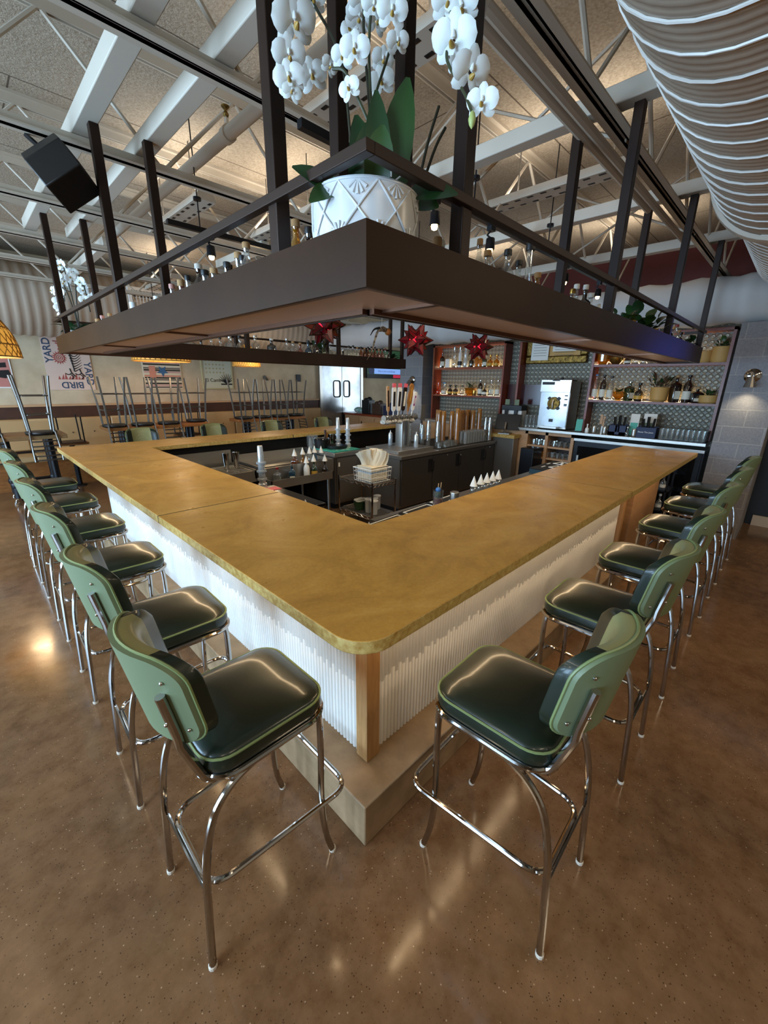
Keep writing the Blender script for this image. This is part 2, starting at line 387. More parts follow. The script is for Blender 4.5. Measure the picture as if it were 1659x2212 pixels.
MB().lathe([(.012, .03), (.02, .06), (.008, .08), (.028, .10), (.028, .105)], 10, T=Tr(0, 0, 0)).build('sprinkler_head', 'gilt', o).location = (.95, 2.38, 3.5)
for x, y0, y1 in ((.135, .26, 5.0), (.475, .26, 5.0), (2.06, -2.1, 2.65), (3.55, -2.1, 2.65), (5.02, -2.1, 2.65), (2.05, 3.83, 5.0), (3.55, 3.83, 5.0), (.8, 5.0, 7.4)):
    o = MB().box(x-.05, x+.05, y0, y1, 3.25, 3.34).build('ceiling_support_beam', 'white_steel', bev=.006); o['kind'] = 'structure'

# ---------------------------------------------------------------- ducts
def duct(name, label, x0, x1, yc, zc, r, per, amp, material, grp=None, axis='x', n=40, sharp_rib=False):
    R = []; k = int((x1 - x0) / per)
    for i in range(k + 1):
        for t, a in ((0, 0), (.25, .6), (.5, 1), (.75, .6)):
            x = x0 + (i + t) * per
            if x > x1: break
            rr = r - amp * a
            ring = [(x, rr * cos(2*PI*q/n), rr * sin(2*PI*q/n)) for q in range(n)]
            if axis == 'y': ring = [(b, a_, c) for a_, b, c in ring]
            R.append(ring)
    o = MB().loops(R).build(name, material, sharp=60)
    o.location = (0, yc, zc) if axis == 'x' else (yc, 0, zc)
    tag(o, label, 'duct', grp)
    return o
big = duct('spiral_duct', 'large pale ribbed spiral duct with bright seams running past the brown shelf posts', -3, 3.38, -.49, 3.31, .49, .0425, .004, 'duct', n=56)
P = []; pitch = .17; t = 0
while True:
    x = -2.9 + pitch * t / (2*PI)
    if x > 3.36: break
    P.append((x, .492 * cos(t), .492 * sin(t))); t += 2*PI/40
MB().tube(P, .0048, 5).build('seam', 'duct_seam', big)
MB().lathe([(.49, -.06), (.515, -.05), (.52, 0), (.515, .06), (.45, .1)], 56, T=Tr(3.42, 0, 0) @ Ry(PI/2), cap0=False, cap1=False).build('flange', 'white_steel', big)
small = duct('spiral_duct_reducer', 'narrower end section of the ribbed duct by the red wall', 3.5, 5.88, -.49, 3.31, .44, .05, .006, 'duct', n=48)
P = []; t = 0
while True:
    x = 3.52 + .12 * t / (2*PI)
    if x > 5.84: break
    P.append((x, .442 * cos(t), .442 * sin(t))); t += 2*PI/32
MB().tube(P, .004, 5).build('seam', 'duct_seam', small)
ld = duct('corrugated_duct', 'wide corrugated pale duct along the poster wall under the roof', -5, 6.1, 8.41, 3.05, .54, .13, .018, 'duct', n=40)
g = thing('vent_grille', 'white framed air grille on the corrugated duct', 'vent', (2.02, 7.86, 3.2))
MB().box(-.29, .29, 0, .1, -.19, -.14).box(-.29, .29, 0, .1, .14, .19).box(-.29, -.24, 0, .1, -.14, .14).box(.24, .29, 0, .1, -.14, .14).build('frame', 'white', g)
s = MB()
for i in range(9): s.box(-.22 + i*.054, -.214 + i*.054, .02, .05, -.14, .14)
for i in range(4): s.box(-.24, .24, .03, .05, -.1 + i*.065, -.094 + i*.065)
s.build('slat_grid', 'white', g); MB().box(-.24, .24, .06, .09, -.14, .14).build('backing', 'black', g)
fd = MB(); R = []
for i in range(108):
    y = -2.4 + i * .095
    rr = .275 + .012 * sin(i * .9) + .008 * sin(i * 2.3 + 1)
    R.append([(rr * cos(2*PI*q/28) * (1 + .03*sin(q*1.3+i*.4)), y, rr * sin(2*PI*q/28)) for q in range(28)])
o = fd.loops(R).build('fabric_duct', 'fabric_white', sharp=80); o.location = (6.2, 0, 2.87); tag(o, 'wrinkled white fabric duct running above the back bar shelves', 'duct')

# ---------------------------------------------------------------- things on the ceiling
def strip_light(x, y0, y1, z, label):
    t = thing('strip_light', label, 'ceiling light', (x, (y0+y1)/2, z), 0, 'white slotted strip lights')
    h = (y1 - y0) / 2
    hs_ = MB().loops([[(-.06, s*h, .0), (.06, s*h, .0), (.085, s*h, -.05), (.085, s*h, -.07), (-.085, s*h, -.07), (-.085, s*h, -.05)] for s in (-1, 1)])
    s = hs_; k = max(3, int(h * 2 / .11))
    for i in range(k):
        y = -h + .06 + i * (2*h - .12) / (k - 1)
        for sx in (-1, 1): s.box(sx*.052 - .012, sx*.052 + .012, y - .025, y + .025, -.0715, -.069, 1)
    s.build('housing', ['white_steel', 'black'], t)
    for s_ in (-.6, .6): MB().tube([(0, s_*h, 0), (0, s_*h, 3.85 - z)], .006, 5).build('hanger_rod', 'steel_dark', t)
strip_light(1.16, .55, 1.8, 3.42, 'slotted white strip light directly behind the tall orchid flowers')
strip_light(1.17, 3.28, 4.55, 3.42, 'long slotted strip light with round holes, above the window side of the bar')
strip_light(2.0, 2.7, 3.9, 3.42, 'slotted strip light whose end shows beside the patterned white flower pot')
strip_light(2.05, 6.5, 7.76, 3.42, 'slotted strip light in front of the corrugated duct')
strip_light(3.05, .35, 1.6, 3.42, 'slotted strip light over the back bar side, beyond the orchid')
def track(y, x0, x1, heads, label, hl):
    t = thing('light_track', label, 'track light', (0, y, 3.0))
    MB().box(x0, x1, -.018, .018, -.018, .018).build('rail', 'black_metal', t)
    for x in [x0 + .25 + i*1.2 for i in range(int((x1-x0)/1.2))]:
        MB().tube([(x, 0, 0), (x, 0, .8)], .005, 5).lathe([(.03, .0), (.03, .02)], 10, T=Tr(x, 0, .2)).build('hanger_rod', 'black_metal', t)
    for x, lb in zip(heads, hl):
        h = thing('track_lamp', lb, 'spot lamp', (x, y, 2.98), 0, 'black track lamps')
        MB().box(-.03, .03, -.02, .02, -.03, 0).tube([(0, 0, -.02), (0, .03, -.05), (0, 0, -.075)], .008, 6).build('bracket', 'black_metal', h)
        MB().lathe([(.028, -.075), (.032, -.08), (.036, -.15), (.034, -.152), (.03, -.145)], 16).build('can', 'black_metal', h)
        MB().lathe([(.02, -.145), (.022, -.155), (.017, -.172), (.003, -.178)], 14).build('bulb', 'bulb', h)
track(1.15, .67, 4.95, (1.691, 2.365, 3.765, 4.7), 'long black lighting track over the back bar side of the bar', ['lit track lamp beside the white flower pot', 'lit track lamp just beyond the twin posts, over clear bottles', 'lit track lamp glowing behind the stacked bottles', 'lit track lamp closest to the red upper wall'])
track(2.92, .68, 5.2, (1.0, 2.6, 4.1), 'black lighting track above the window side of the bar', ['lit track lamp under the slotted strip light with holes', 'track lamp hanging behind the corner post of the shelf', 'track lamp close to the fabric duct'])
sp = thing('ceiling_speaker', 'black wedge loudspeaker tilted down from the roof joist', 'speaker', (-.03, 2.5, 2.98))
sp.rotation_euler = (radians(-38), radians(20), radians(50))
MB().prism([(-.10, -.13), (.10, -.13), (.13, .02), (.05, .15), (-.05, .15), (-.13, .02)], -.11, .11, T=Rx(PI/2)).build('cabinet', 'black', sp, bev=.006)
MB().box(-.09, .09, -.003, .003, -.11, .03, T=Tr(0, -.111, .0)).build('grille', 'rubber', sp)
MB().tube([(0, 0, .16), (.02, .02, .3)], .014, 6).build('bracket', 'black_metal', sp)
# ---------------------------------------------------------------- the bar
Z0, Z1 = 1.02, 1.07
JS = []
def slab(out, label):
    o = MB().prism(out, Z0, Z1).build('bar_countertop', ['ochre', 'ochre_edge'], bev=.004)
    for p in o.data.polygons:
        if abs(p.normal.z) < .5: p.material_index = 1
    return tag(o, label, 'countertop', 'ochre concrete bar top slabs')
for q in ((.0, .838, 1.8345, 1.8445), (.0, .838, 3.7855, 3.7965), (2.8585, 2.8695, .0, .835), (2.8605, 2.8715, 4.744, 5.417)):
    JS.append(q)
r = .13
corner = [(r - r*cos(t*PI/16), r - r*sin(t*PI/16)) for t in range(0, 9)]
S1 = slab(corner + [(2.858, 0), (2.858, .835), (.838, .835), (.838, 1.834), (0, 1.834)], 'big L-shaped ochre concrete slab with the rounded corner above the oak post')
S2 = slab([(0, 1.845), (.838, 1.845), (.838, 3.785), (0, 3.785)], 'straight ochre concrete slab over the daylit tile front, between two seams')
slab([(0, 3.797), (.838, 3.797), (.838, 4.744), (2.86, 4.744), (2.86, 5.417), (0, 5.417)], 'ochre concrete slab turning the far corner beside the high wooden table')
S4 = slab([(2.872, 4.744), (5.45, 4.744), (5.45, 5.417), (2.872, 5.417)], 'ochre concrete slab of the far bar run ending behind the beer taps')
S5 = slab([(2.870, 0), (5.67, 0), (5.67, .835), (2.870, .835)], 'ochre concrete slab ending at the concrete block pier')
for o_, q in zip((S2, S2, S5, S4), JS): MB().box(q[0]+.001, q[1]-.001, q[2]+.001, q[3]-.001, Z0, Z1-.001).build('joint_seal', 'black', o_)
for o_, q in ((S1, (.064, .076, .25, 1.8)), (S2, (.064, .076, 1.87, 3.76)), (S1, (.25, 2.83, .064, .076)), (S5, (2.9, 5.2, .064, .076))): MB().box(*q, Z0-.006, Z0-.0005).build('led_strip', 'led', o_)
# concrete foot step
o = MB().prism([(.109, .0995), (3.76, .0995), (3.76, .36), (.36, .36), (.36, 4.61), (.109, 4.61)], 0, .218).build('foot_step', 'step', bev=.006)
tag(o, 'L-shaped raw concrete foot step under the white tiled bar front', 'step')
# bar body: tile faces are parts, post, boards
b = thing('bar_island', 'bar body faced with white half-round tiles and an oak corner post', 'bar', (.3, .3, .218))
def ribs(n, w, axis):
    mb = MB(); h = 1.02 - .218
    zs = [0, .385, .389, h]
    for i in range(n):
        c = .32 + (i + .5) * w; j = random.uniform(-.015, .015) + (.02 if i % 2 else 0)
        zz = [0, .36 + j, .3635 + j, .367 + j, h]
        for k in (0, 3, ):
            pass
        rings = []
        for z, sc in ((zz[0], 1), (zz[1], 1), (zz[2], .78), (zz[3], 1), (zz[4], 1)):
            ring = []
            for q in range(7):
                t = PI * q / 6
                a, d = c + cos(t) * w * .485, -.0015 - sin(t) * w * .5 * sc
                ring.append((d + .285 - .3, a - .3, z) if axis == 'y' else (a - .3, d + .285 - .3, z))
            rings.append(ring)
        mb.loops(rings, 0, False, False, closed=False)
    return mb
w_ = .0238
t1 = ribs(int((4.59-.32)/w_), w_, 'y').build('tile_panel', 'white_tile', b, sharp=50)
t1['label'] = 'white half-round tile panel facing the windows'
t2 = ribs(int((3.73-.32)/w_), w_, 'x').build('tile_panel', 'white_tile', b, sharp=50)
t2['label'] = 'white half-round tile panel facing the room with the back bar pier'
MB().box(-.0145, .02, .02, 4.31, 0, .802).box(.02, 3.46, -.0145, .02, 0, .802).build('grout_backing', 'grout', b)
MB().box(-.043, .034, -.054, .018, 0, .802).build('corner_post', 'oak', b, bev=.002)
MB().box(3.44, 3.5, -.06, .1, -.218, .802).build('end_board', 'oak', b, bev=.002)
MB().box(-.02, .06, 4.29, 4.31, -.218, .802).build('end_board', 'oak', b)
MB().box(.02, .08, .02, 4.3, -.218, .802).box(.02, 3.46, .02, .08, -.218, .802).build('inner_panel', 'black', b)
o = MB().box(.35, 5.35, 4.87, 4.93, 0, 1.02).build('bar_partition', 'black', None); tag(o, 'black panel carrying the far run of the bar top', 'bar')
g = thing('bar_gate', 'bare plywood panel under the slab beside the dark gap in the bar front', 'gate', (4.2, .27, 0))
MB().box(0, 1.1, 0, .03, 0, 1.02).build('panel', 'plywood', g, bev=.002); MB().box(-.38, -.06, .1, .13, 0, 1.02).build('dark_stile', 'dark_wood', g); MB().box(-.05, 0, -.01, .06, 0, 1.02).build('stile', 'plywood', g)

# ---------------------------------------------------------------- hanging shelf
h = thing('hanging_shelf', 'dark bronze steel shelf ring hung on posts above the bar, copper underside', 'hanging shelf', (.121, .102, 2.10))
def hs(x0, x1, y0, y1, z0, z1): return (x0-.121, x1-.121, y0-.102, y1-.102, z0-2.10, z1-2.10)
XE, YE, XI, YI, YF = 5.05, 4.756, .47, .46, 4.39
zt, zb = 2.259, 2.102
MB().box(*hs(.121, .133, .102, YE, zb, zt)).build('fascia', 'fascia', h)
MB().box(*hs(.133, XE, .102, .114, zb, zt)).build('fascia', 'fascia', h)
MB().box(*hs(.133, XE, YE-.012, YE, zb, zt)).build('fascia', 'fascia', h)
MB().box(*hs(XE-.012, XE, .114, YI, zb, zt)).box(*hs(XE-.012, XE, YF, YE-.012, zb, zt)).build('end_plate', 'fascia', h)
MB().box(*hs(XI-.012, XI, YI, YF, zb, zt)).build('inner_fascia', 'bronze_dark', h)
MB().box(*hs(XI, XE, YI-.012, YI, zb, zt)).build('inner_fascia', 'bronze_dark', h)
MB().box(*hs(XI, XE, YF, YF+.012, zb, zt)).build('inner_fascia', 'bronze_dark', h)
for q in ((.133, XI-.012, .114, YE-.012), (XI-.012, XE-.012, .114, YI-.012), (XI-.012, XE-.012, YF+.012, YE-.012)):
    MB().box(*hs(*q, 2.122, 2.132)).build('underside_panel', 'copper', h)
fr = MB()
for q in ((.133, .158, .114, YE-.012), (XI-.037, XI-.012, YI, YF), (.158, XE-.012, .114, .139), (XI-.012, XE-.012, YI-.037, YI-.012), (XI, XE-.012, YF+.012, YF+.037), (.158, XE-.012, YE-.037, YE-.012)):
    fr.box(*hs(*q, 2.104, 2.122))
for x in (2.0, 3.5): fr.box(*hs(x, x+.02, .139, YI-.037, 2.112, 2.122)).box(*hs(x, x+.02, YF+.037, YE-.037, 2.112, 2.122))
for y in (1.85, 3.3): fr.box(*hs(.158, XI-.037, y, y+.02, 2.112, 2.122))
fr.box(*hs(.5, .53, .139, YI-.037, 2.112, 2.122))
fr.build('underside_frame', 'copper_frame', h)
MB().box(*hs(.121, .151, .102, YE+.02, 2.40, 2.4286)).box(*hs(.151, XE+.02, .102, .132, 2.40, 2.4286)).box(*hs(.151, XE+.02, YE-.01, YE+.02, 2.40, 2.4286)).box(*hs(XE-.01, XE+.02, .132, .3, 2.40, 2.4286)).build('guard_rail', 'bronze', h, bev=.002)
posts = [(.158, y) for y in (.56, 2.445, 4.36)] + [(.434, y) for y in (.58, 2.42, 4.27)] + [(x, .14) for x in (.58, 2.085, 3.57, 4.99)] + [(x, .424) for x in (.60, 2.03, 3.5, 4.9)] + [(x, 4.428) for x in (2.05, 3.55, 4.98)] + [(x, 4.718) for x in (2.05, 3.55, 4.98)]
for x, y in posts: MB().box(*hs(x-.025, x+.025, y-.025, y+.025, 2.132, 3.25)).build('post', 'bronze_dark', h, bev=.003)

# ---------------------------------------------------------------- bar stools
def backx(u, z): return -.262 - .17*(z-1.0) + .085*u*u     # front face of the board behind the pad
def make_stool(lbl, grp, loc, rz):
    t = thing('bar_stool', lbl, 'bar stool', loc, rz, grp)
    rings = []
    for ins, z in ((.02, .738), (.004, .743), (.0, .75), (-.004, .77), (0, .795), (.0, .801), (.010, .811), (.030, .822), (.06, .831), (.11, .838), (.17, .84)):
        a, b_ = .215 - ins, .205 - ins
        rings.append([(x, y, z) for x, y in rrect(a, b_, max(.02, .085 - ins*.4), 6, .04)])
    MB().loops(rings).build('seat', 'green_vinyl', t, sharp=60)
    MB().tube([(x, y, .801) for x, y in rrect(.2165, .2065, .086, 6, .04)], .0045, 6, closed=True).build('piping', 'piping', t)
    MB().tube([(x, y, .730) for x, y in rrect(.214, .204, .09, 6, .045)], .012, 10, closed=True).build('seat_ring', 'chrome', t)
    for s in (-1, 1):
        p = catmull([(.17, s*.18, .726), (.07, s*.188, .722), (-.03, s*.19, .714), (-.115, s*.19, .68), (-.18, s*.191, .60), (-.218, s*.192, .44), (-.236, s*.194, .22), (-.25, s*.195, .0)], 6)
        lg = MB().tube(p, .0125, 10).build('leg', 'chrome', t)
        MB().lathe([(.0145, 0), (.0145, .012), (.012, .014)], 10, T=Tr(-.25, s*.195, 0)).build('glide', 'white_steel', lg)
        p = catmull([(.215, s*.165, .732), (.23, s*.172, .70), (.228, s*.177, .52), (.22, s*.181, .36), (.22, s*.184, .22), (.232, s*.188, .1), (.255, s*.192, 0)], 6)
        lg = MB().tube(p, .0125, 10).build('leg', 'chrome', t)
        MB().lathe([(.0145, 0), (.0145, .012), (.012, .014)], 10, T=Tr(.255, s*.192, 0)).build('glide', 'white_steel', lg)
    P = fillet([(-.212, -.17, .30), (.335, -.205, .30), (.335, .205, .30), (-.212, .17, .30)], .075, 7, True)
    MB().tube(P, .0105, 10, closed=True).build('footrest_ring', 'chrome', t)
    MB().tube([(-.225, -.178, .30), (-.225, .178, .30)], .006, 6).build('brace', 'chrome', t)
    # backrest: sage board, padded front with dark wings, piping between
    H, W, zc = .148, .205, 1.03
    def hh(u):
        e = max(0, (abs(u) - .62) / .38); return H - .075 * (1 - sqrt(max(0, 1 - e*e)))
    def surf(off, us, nv, inset=0):
        return [[(backx(u, z) + off(u, v), W * u * (1 - inset), z) for v in nv for z in [zc + v * hh(u) * (1 - inset) + .012*(1-u*u)*(v > 0)*v]] for u in us]
    us = [sin(i / 12 * PI/2) for i in range(-12, 13)]; nv = [j / 6 for j in range(-6, 7)]
    F = surf(lambda u, v: .0, us, nv); B = surf(lambda u, v: -.014, us, nv)
    bo = MB(); nu, nn = len(us), len(nv)
    def grid(mb, G, mi=lambda i: 0):
        for i in range(len(G)-1):
            for j in range(len(G[0])-1): mb.add([G[i][j], G[i+1][j], G[i+1][j+1], G[i][j+1]], [(0, 1, 2, 3)], mi(i))
    def rim(G): return [G[i][0] for i in range(nu)] + [G[-1][j] for j in range(1, nn)] + [G[i][-1] for i in range(nu-2, -1, -1)] + [G[0][j] for j in range(nn-2, 0, -1)]
    def weld(mb, name, mats, parent, sharp):
        o = mb.build(name, mats, parent, sharp=180)
        bm = bmesh.new(); bm.from_mesh(o.data); bmesh.ops.remove_doubles(bm, verts=bm.verts, dist=1e-5); bmesh.ops.recalc_face_normals(bm, faces=bm.faces); bm.to_mesh(o.data); bm.free()
        o.data.set_sharp_from_angle(angle=radians(sharp)); return o
    grid(bo, F); grid(bo, B)
    a, c = rim(F), rim(B)
    for i in range(len(a)): bo.add([a[i], a[(i+1) % len(a)], c[(i+1) % len(a)], c[i]], [(0, 1, 2, 3)])
    weld(bo, 'back_board', 'sage', t, 50)
    pad = MB(); puff = lambda u, v: .040 + .018 * (max(0, 1 - abs(u)**8) * max(0, 1 - abs(v)**8)) ** .5
    G = surf(puff, us, nv, .012)
    grid(pad, G, lambda i: 1 if abs(us[i] + us[i+1]) < 1.16 else 0)
    a = rim(G); c = rim(surf(lambda u, v: .001, us, nv, .012))
    for i in range(len(a)): pad.add([a[i], a[(i+1) % len(a)], c[(i+1) % len(a)], c[i]], [(0, 1, 2, 3)], 1 if abs(a[i][1] + a[(i+1) % len(a)][1]) < 1.16*W else 0)
    weld(pad, 'back_pad', ['green_vinyl', 'olive_vinyl'], t, 60)
    MB().tube([Vector(p) for p in rim(surf(lambda u, v: .004, us, nv, -.006))], .0045, 6, closed=True).build('back_piping', 'piping', t)
    st = MB()
    for k in range(4):
        rr = .07 + k * .035; pts = []
        for q in range(9):
            ang = radians(25 + q * 130 / 8); u = cos(ang) * rr / W * .62; v = -.75 + sin(ang) * rr / H * 1.05
            if abs(v) < .93 and abs(u) < .49: pts.append((backx(u, zc + v*hh(u)) + puff(u, v) + .0008, W*u, zc + v*hh(u)))
        if len(pts) > 2: st.tube(pts, .0013, 4)
    st.build('stitching', 'stitch', t)
    for s in (-1, 1):
        u = s * .77; bx = lambda z: backx(u, z) - .026
        p = fillet([(.08, s*.158, .718), (-.165, s*.158, .706), (bx(.89) - .004, s*.158, .89)], .05, 7) + [(bx(z), s*.158, z) for z in (.93, .98, 1.03, 1.075)]
        bt_ = MB().tube(p, .0135, 10)
        for uu, z in ((s*.77, .98), (s*.9, .95), (s*.80, 1.115)): bt_.sphere((backx(uu, z) - .0155 - (.024 if uu == s*.77 else 0), W*uu, z), .006, 8)
        bt_.build('back_bracket', 'chrome', t)
    return t
Ls = ['closest to the rounded bar corner', 'second from the rounded bar corner', 'third from the rounded bar corner', 'fourth from the rounded bar corner', 'fifth from the rounded bar corner', 'last before the caster table']
YL = [.38, 1.13, 2.02, 2.88, 3.77, 4.65]
s0 = make_stool('green chrome bar stool along the window-lit front, ' + Ls[0], 'stools along the daylit bar front', (-.248, YL[0], 0), 0)
for y, l in zip(YL[1:], Ls[1:]): dup(s0, (-.248, y, 0), random.uniform(-.03, .03), 'green chrome bar stool along the window-lit front, ' + l)
Rs = Ls[:5] + ['last before the block pier']
XR = [.49, 1.39, 2.2, 3.14, 4.0, 4.85]
for x, l in zip(XR, Rs): dup(s0, (x, -.315, 0), PI/2 + random.uniform(-.03, .03), 'green chrome bar stool along the cream bar front, ' + l, 'stools along the cream lit bar front')
for x, l in zip((1.05, 2.1, 3.15, 4.3), ('nearest the blanket-picture table', 'second along from the caster table end', 'third along toward the steel doors', 'fourth along, before the stainless doors')):
    dup(s0, (x, 5.68, 0), -PI/2, 'green backed bar stool behind the far bar run, ' + l, 'stools behind the far bar run')
# ---------------------------------------------------------------- bottles
PROF = {
 'tall':   [(.98,0),(1,.02),(1,.60),(.86,.68),(.42,.78),(.36,.80),(.36,.93),(.42,.94),(.42,.96)],
 'round':  [(.9,0),(1,.03),(1,.50),(.85,.58),(.40,.66),(.34,.70),(.34,.92),(.4,.93),(.4,.95)],
 'squat':  [(.9,0),(1,.05),(1,.42),(.8,.52),(.38,.58),(.32,.64),(.32,.88),(.4,.9),(.4,.92)],
 'bulb':   [(.55,0),(.9,.05),(1,.16),(.92,.30),(.6,.42),(.26,.50),(.20,.58),(.19,.90),(.26,.91),(.26,.93)],
 'swan':   [(.8,0),(1,.06),(1,.22),(.8,.34),(.62,.42),(.75,.52),(.7,.64),(.42,.76),(.36,.80),(.46,.86),(.5,.88)],
 'square': [(.98,0),(1,.02),(1,.62),(.9,.68),(.42,.74),(.36,.77),(.36,.92),(.42,.93),(.42,.95)],
 'flask':  [(.95,0),(1,.03),(1,.56),(.8,.64),(.32,.70),(.28,.73),(.28,.90),(.36,.91),(.36,.93)]}
KN = dict(tall='tall', round='round', squat='squat', bulb='long-necked bulb', swan='curvy', square='square', flask='flat')
def bottle(pos, kind, h, r, liq, cap, lab, label, group, pour=False, cone=False):
    t = thing('bottle', label, 'bottle', pos, random.uniform(-.3, .3) - PI/4, group)
    pr = PROF[kind]
    if kind in ('square', 'flask'):
        mb = MB(); ry = .62 if kind == 'flask' else 1
        mb.loops([[(x, y*ry, q*h) for x, y in rrect(k*r, k*r, k*r*(.25 if k > .6 else .95), 3)] for k, q in pr])
    else: mb = MB().lathe([(k*r, q*h) for k, q in pr], 18)
    body = mb.build('body', LIQ[liq], t, sharp=50)
    k, q = pr[-1]
    if cap:
        c0 = q*h - .012
        MB().lathe([(k*r*1.12, c0), (k*r*1.15, c0 + .004), (k*r*1.12, h - .002), (k*r*.95, h)], 14).build('cap', next(q for q in ('cap_' + cap, 'liq_' + cap, cap) if q in M), t)
    if pour: MB().lathe([(.008, q*h), (.006, q*h + .03), (.003, q*h + .06)], 8).build('pourer', 'cap_silver', t)
    if cone: MB().lathe([(.036, q*h - .035), (.035, q*h - .034), (.002, q*h + .06)], 16).build('cone_cover', 'paper', t)
    if lab:
        z0, z1 = (.12*h, .42*h) if kind in ('round', 'tall', 'square') else (.1*h, .3*h)
        if kind in ('square', 'flask'):
            ry = .62 if kind == 'flask' else 1
            for s in (-1, 1): MB().box(-r*.75, r*.75, s*r*ry - .001 + s*.0015, s*r*ry + .001 + s*.0015, z0, z1).build('label', lab, t)
        else: MB().lathe([(r*1.015, z0), (r*1.015, z1)], 18, cap0=False, cap1=False).build('label', lab, t)
    return t
LC = {'label_white': 'white', 'label_black': 'black', 'label_blue': 'blue', 'label_red': 'red', 'label_gold': 'gold', None: ''}
def row(items, at, phrase, group):
    for i, it in enumerate(items):
        p, kind, h, r, liq, cap, lab = it
        l = f"{liq} {KN[kind]} bottle{', ' + LC[lab] + ' label,' if lab else ''} {ORD[i]} from {phrase}"
        bottle(at(p), kind, h, r, liq, cap, lab, l, group)
ZS = 2.133
# window side run, seen over its fascia (counted from the corner pot)
row([(.62, 'tall', .26, .035, 'dark', 'black', None), (.70, 'tall', .30, .034, 'yellow', 'cork', None), (1.0, 'tall', .275, .034, 'clear', 'cork', 'label_red'), (1.06, 'tall', .24, .032, 'dark', 'black', None),
     (1.12, 'round', .265, .036, 'clear', 'cork', 'label_black'), (1.19, 'round', .235, .036, 'dark', 'black', None), (1.36, 'round', .24, .04, 'clear', 'cork', None), (1.47, 'round', .25, .042, 'clear', 'black', None),
     (1.59, 'tall', .30, .04, 'dark', 'white', None), (1.72, 'round', .265, .036, 'clear', 'black', None), (1.83, 'squat', .26, .042, 'pink', 'cork', None), (1.93, 'round', .25, .036, 'clear', 'pink', None),
     (2.2, 'squat', .22, .042, 'clear', 'white', None), (2.32, 'squat', .2, .042, 'clear', 'cork', None), (2.75, 'swan', .25, .04, 'clear', 'white', None), (3.4, 'round', .24, .036, 'clear', 'cork', None), (3.55, 'round', .235, .036, 'clear', 'pink', None), (3.68, 'squat', .22, .04, 'yellow', 'cork', None)],
    lambda y: (.27 + .05*((y*37) % 1), y, ZS), 'the patterned flower pot along the daylit shelf run', 'bottles on the daylit shelf run')
row([(.70, 'round', .24, .04, 'clear', 'white', None), (.665, 'squat', .24, .036, 'dark', 'cork', None), (.775, 'tall', .27, .034, 'clear', 'black', None), (.93, 'tall', .29, .026, 'clear', 'cork', 'label_black'), (1.02, 'tall', .27, .034, 'clear', 'cork', None), (1.09, 'squat', .21, .04, 'dark', 'black', None),
     (1.18, 'tall', .305, .037, 'clear', 'black', None), (1.25, 'tall', .27, .034, 'clear', 'black', None), (1.40, 'bulb', .385, .078, 'clear', 'black', None), (1.51, 'square', .27, .036, 'yellow', 'cork', None),
     (1.90, 'round', .25, .036, 'clear', 'gold', None), (1.99, 'square', .29, .034, 'clear', 'white', None), (2.09, 'square', .30, .034, 'dark', 'white', None), (2.2, 'square', .27, .034, 'clear', 'white', None), (2.3, 'round', .22, .034, 'clear', 'white', None), (2.5, 'squat', .2, .036, 'dark', 'black', None)],
    lambda x: (x, .27 + .05*((x*37) % 1), ZS), 'the patterned flower pot along the blue-sheen shelf run', 'bottles on the blue-sheen shelf run')
row([(4.2, 'tall', .29, .036, 'dark', 'black', None), (4.33, 'round', .28, .04, 'clear', 'cork', 'label_white'), (4.45, 'tall', .31, .038, 'clear', 'red', None), (4.58, 'round', .27, .038, 'clear', 'cork', None), (4.7, 'tall', .26, .036, 'black', 'black', None)],
    lambda x: (x, .26, ZS), 'the gold bowl plant at the shelf end', 'bottles at the blue-sheen shelf end')
far = [(1.36, 'square', .22, .06, 'clear', 'black', 'label_white'), (1.50, 'squat', .22, .05, 'black', 'black', None), (1.63, 'round', .24, .04, 'clear', 'cork', None), (1.74, 'round', .24, .04, 'clear', 'black', None), (1.87, 'square', .26, .055, 'clear', 'silver', 'label_white'),
 (2.0, 'round', .28, .05, 'clear', 'black', 'label_black'), (2.22, 'square', .30, .05, 'clear', 'silver', 'label_white'), (2.46, 'square', .28, .055, 'black', 'white', 'label_white'), (2.70, 'round', .30, .045, 'clear', 'silver', 'label_white'), (2.80, 'square', .27, .045, 'clear', 'cork', 'label_white'), (2.92, 'round', .26, .045, 'pink', 'cork', 'label_white'),
 (3.06, 'round', .30, .055, 'blue', 'black', 'label_white'), (3.2, 'tall', .31, .05, 'dark', 'black', 'label_white'), (3.33, 'round', .31, .05, 'green', 'black', 'label_white'), (3.46, 'round', .27, .055, 'clear', 'black', 'label_white'), (3.61, 'round', .27, .042, 'clear', 'blue', 'label_blue'), (3.72, 'squat', .22, .05, 'black', 'silver', 'label_white'),
 (3.84, 'tall', .28, .04, 'clear', 'black', None), (3.93, 'tall', .29, .04, 'clear', 'black', None), (4.02, 'tall', .27, .036, 'clear', 'cork', 'label_white'), (4.10, 'tall', .28, .036, 'amber', 'black', 'label_white'), (4.18, 'tall', .27, .036, 'amber', 'cork', 'label_white'), (4.26, 'tall', .29, .036, 'amber', 'black', 'label_white'), (4.34, 'tall', .30, .036, 'amber', 'black', 'label_white'), (4.42, 'tall', .30, .036, 'amber', 'black', 'label_white'), (4.51, 'tall', .27, .036, 'pink', 'cork', None), (4.59, 'tall', .29, .036, 'pink', 'black', 'label_white'), (4.67, 'tall', .29, .034, 'clear', 'red', 'label_red'), (4.75, 'tall', .25, .034, 'black', 'black', None)]
row(far, lambda x: (x, 4.53, ZS), 'the hidden end of the far shelf run', 'bottles on the far shelf run')
terra = thing('potted_plant', 'terracotta pot with dark leaves at the end of the far shelf run', 'plant', (4.86, 4.55, ZS))
MB().lathe([(.05, 0), (.06, .14), (.055, .142), (.05, .12)], 18).build('pot', 'terracotta', terra)

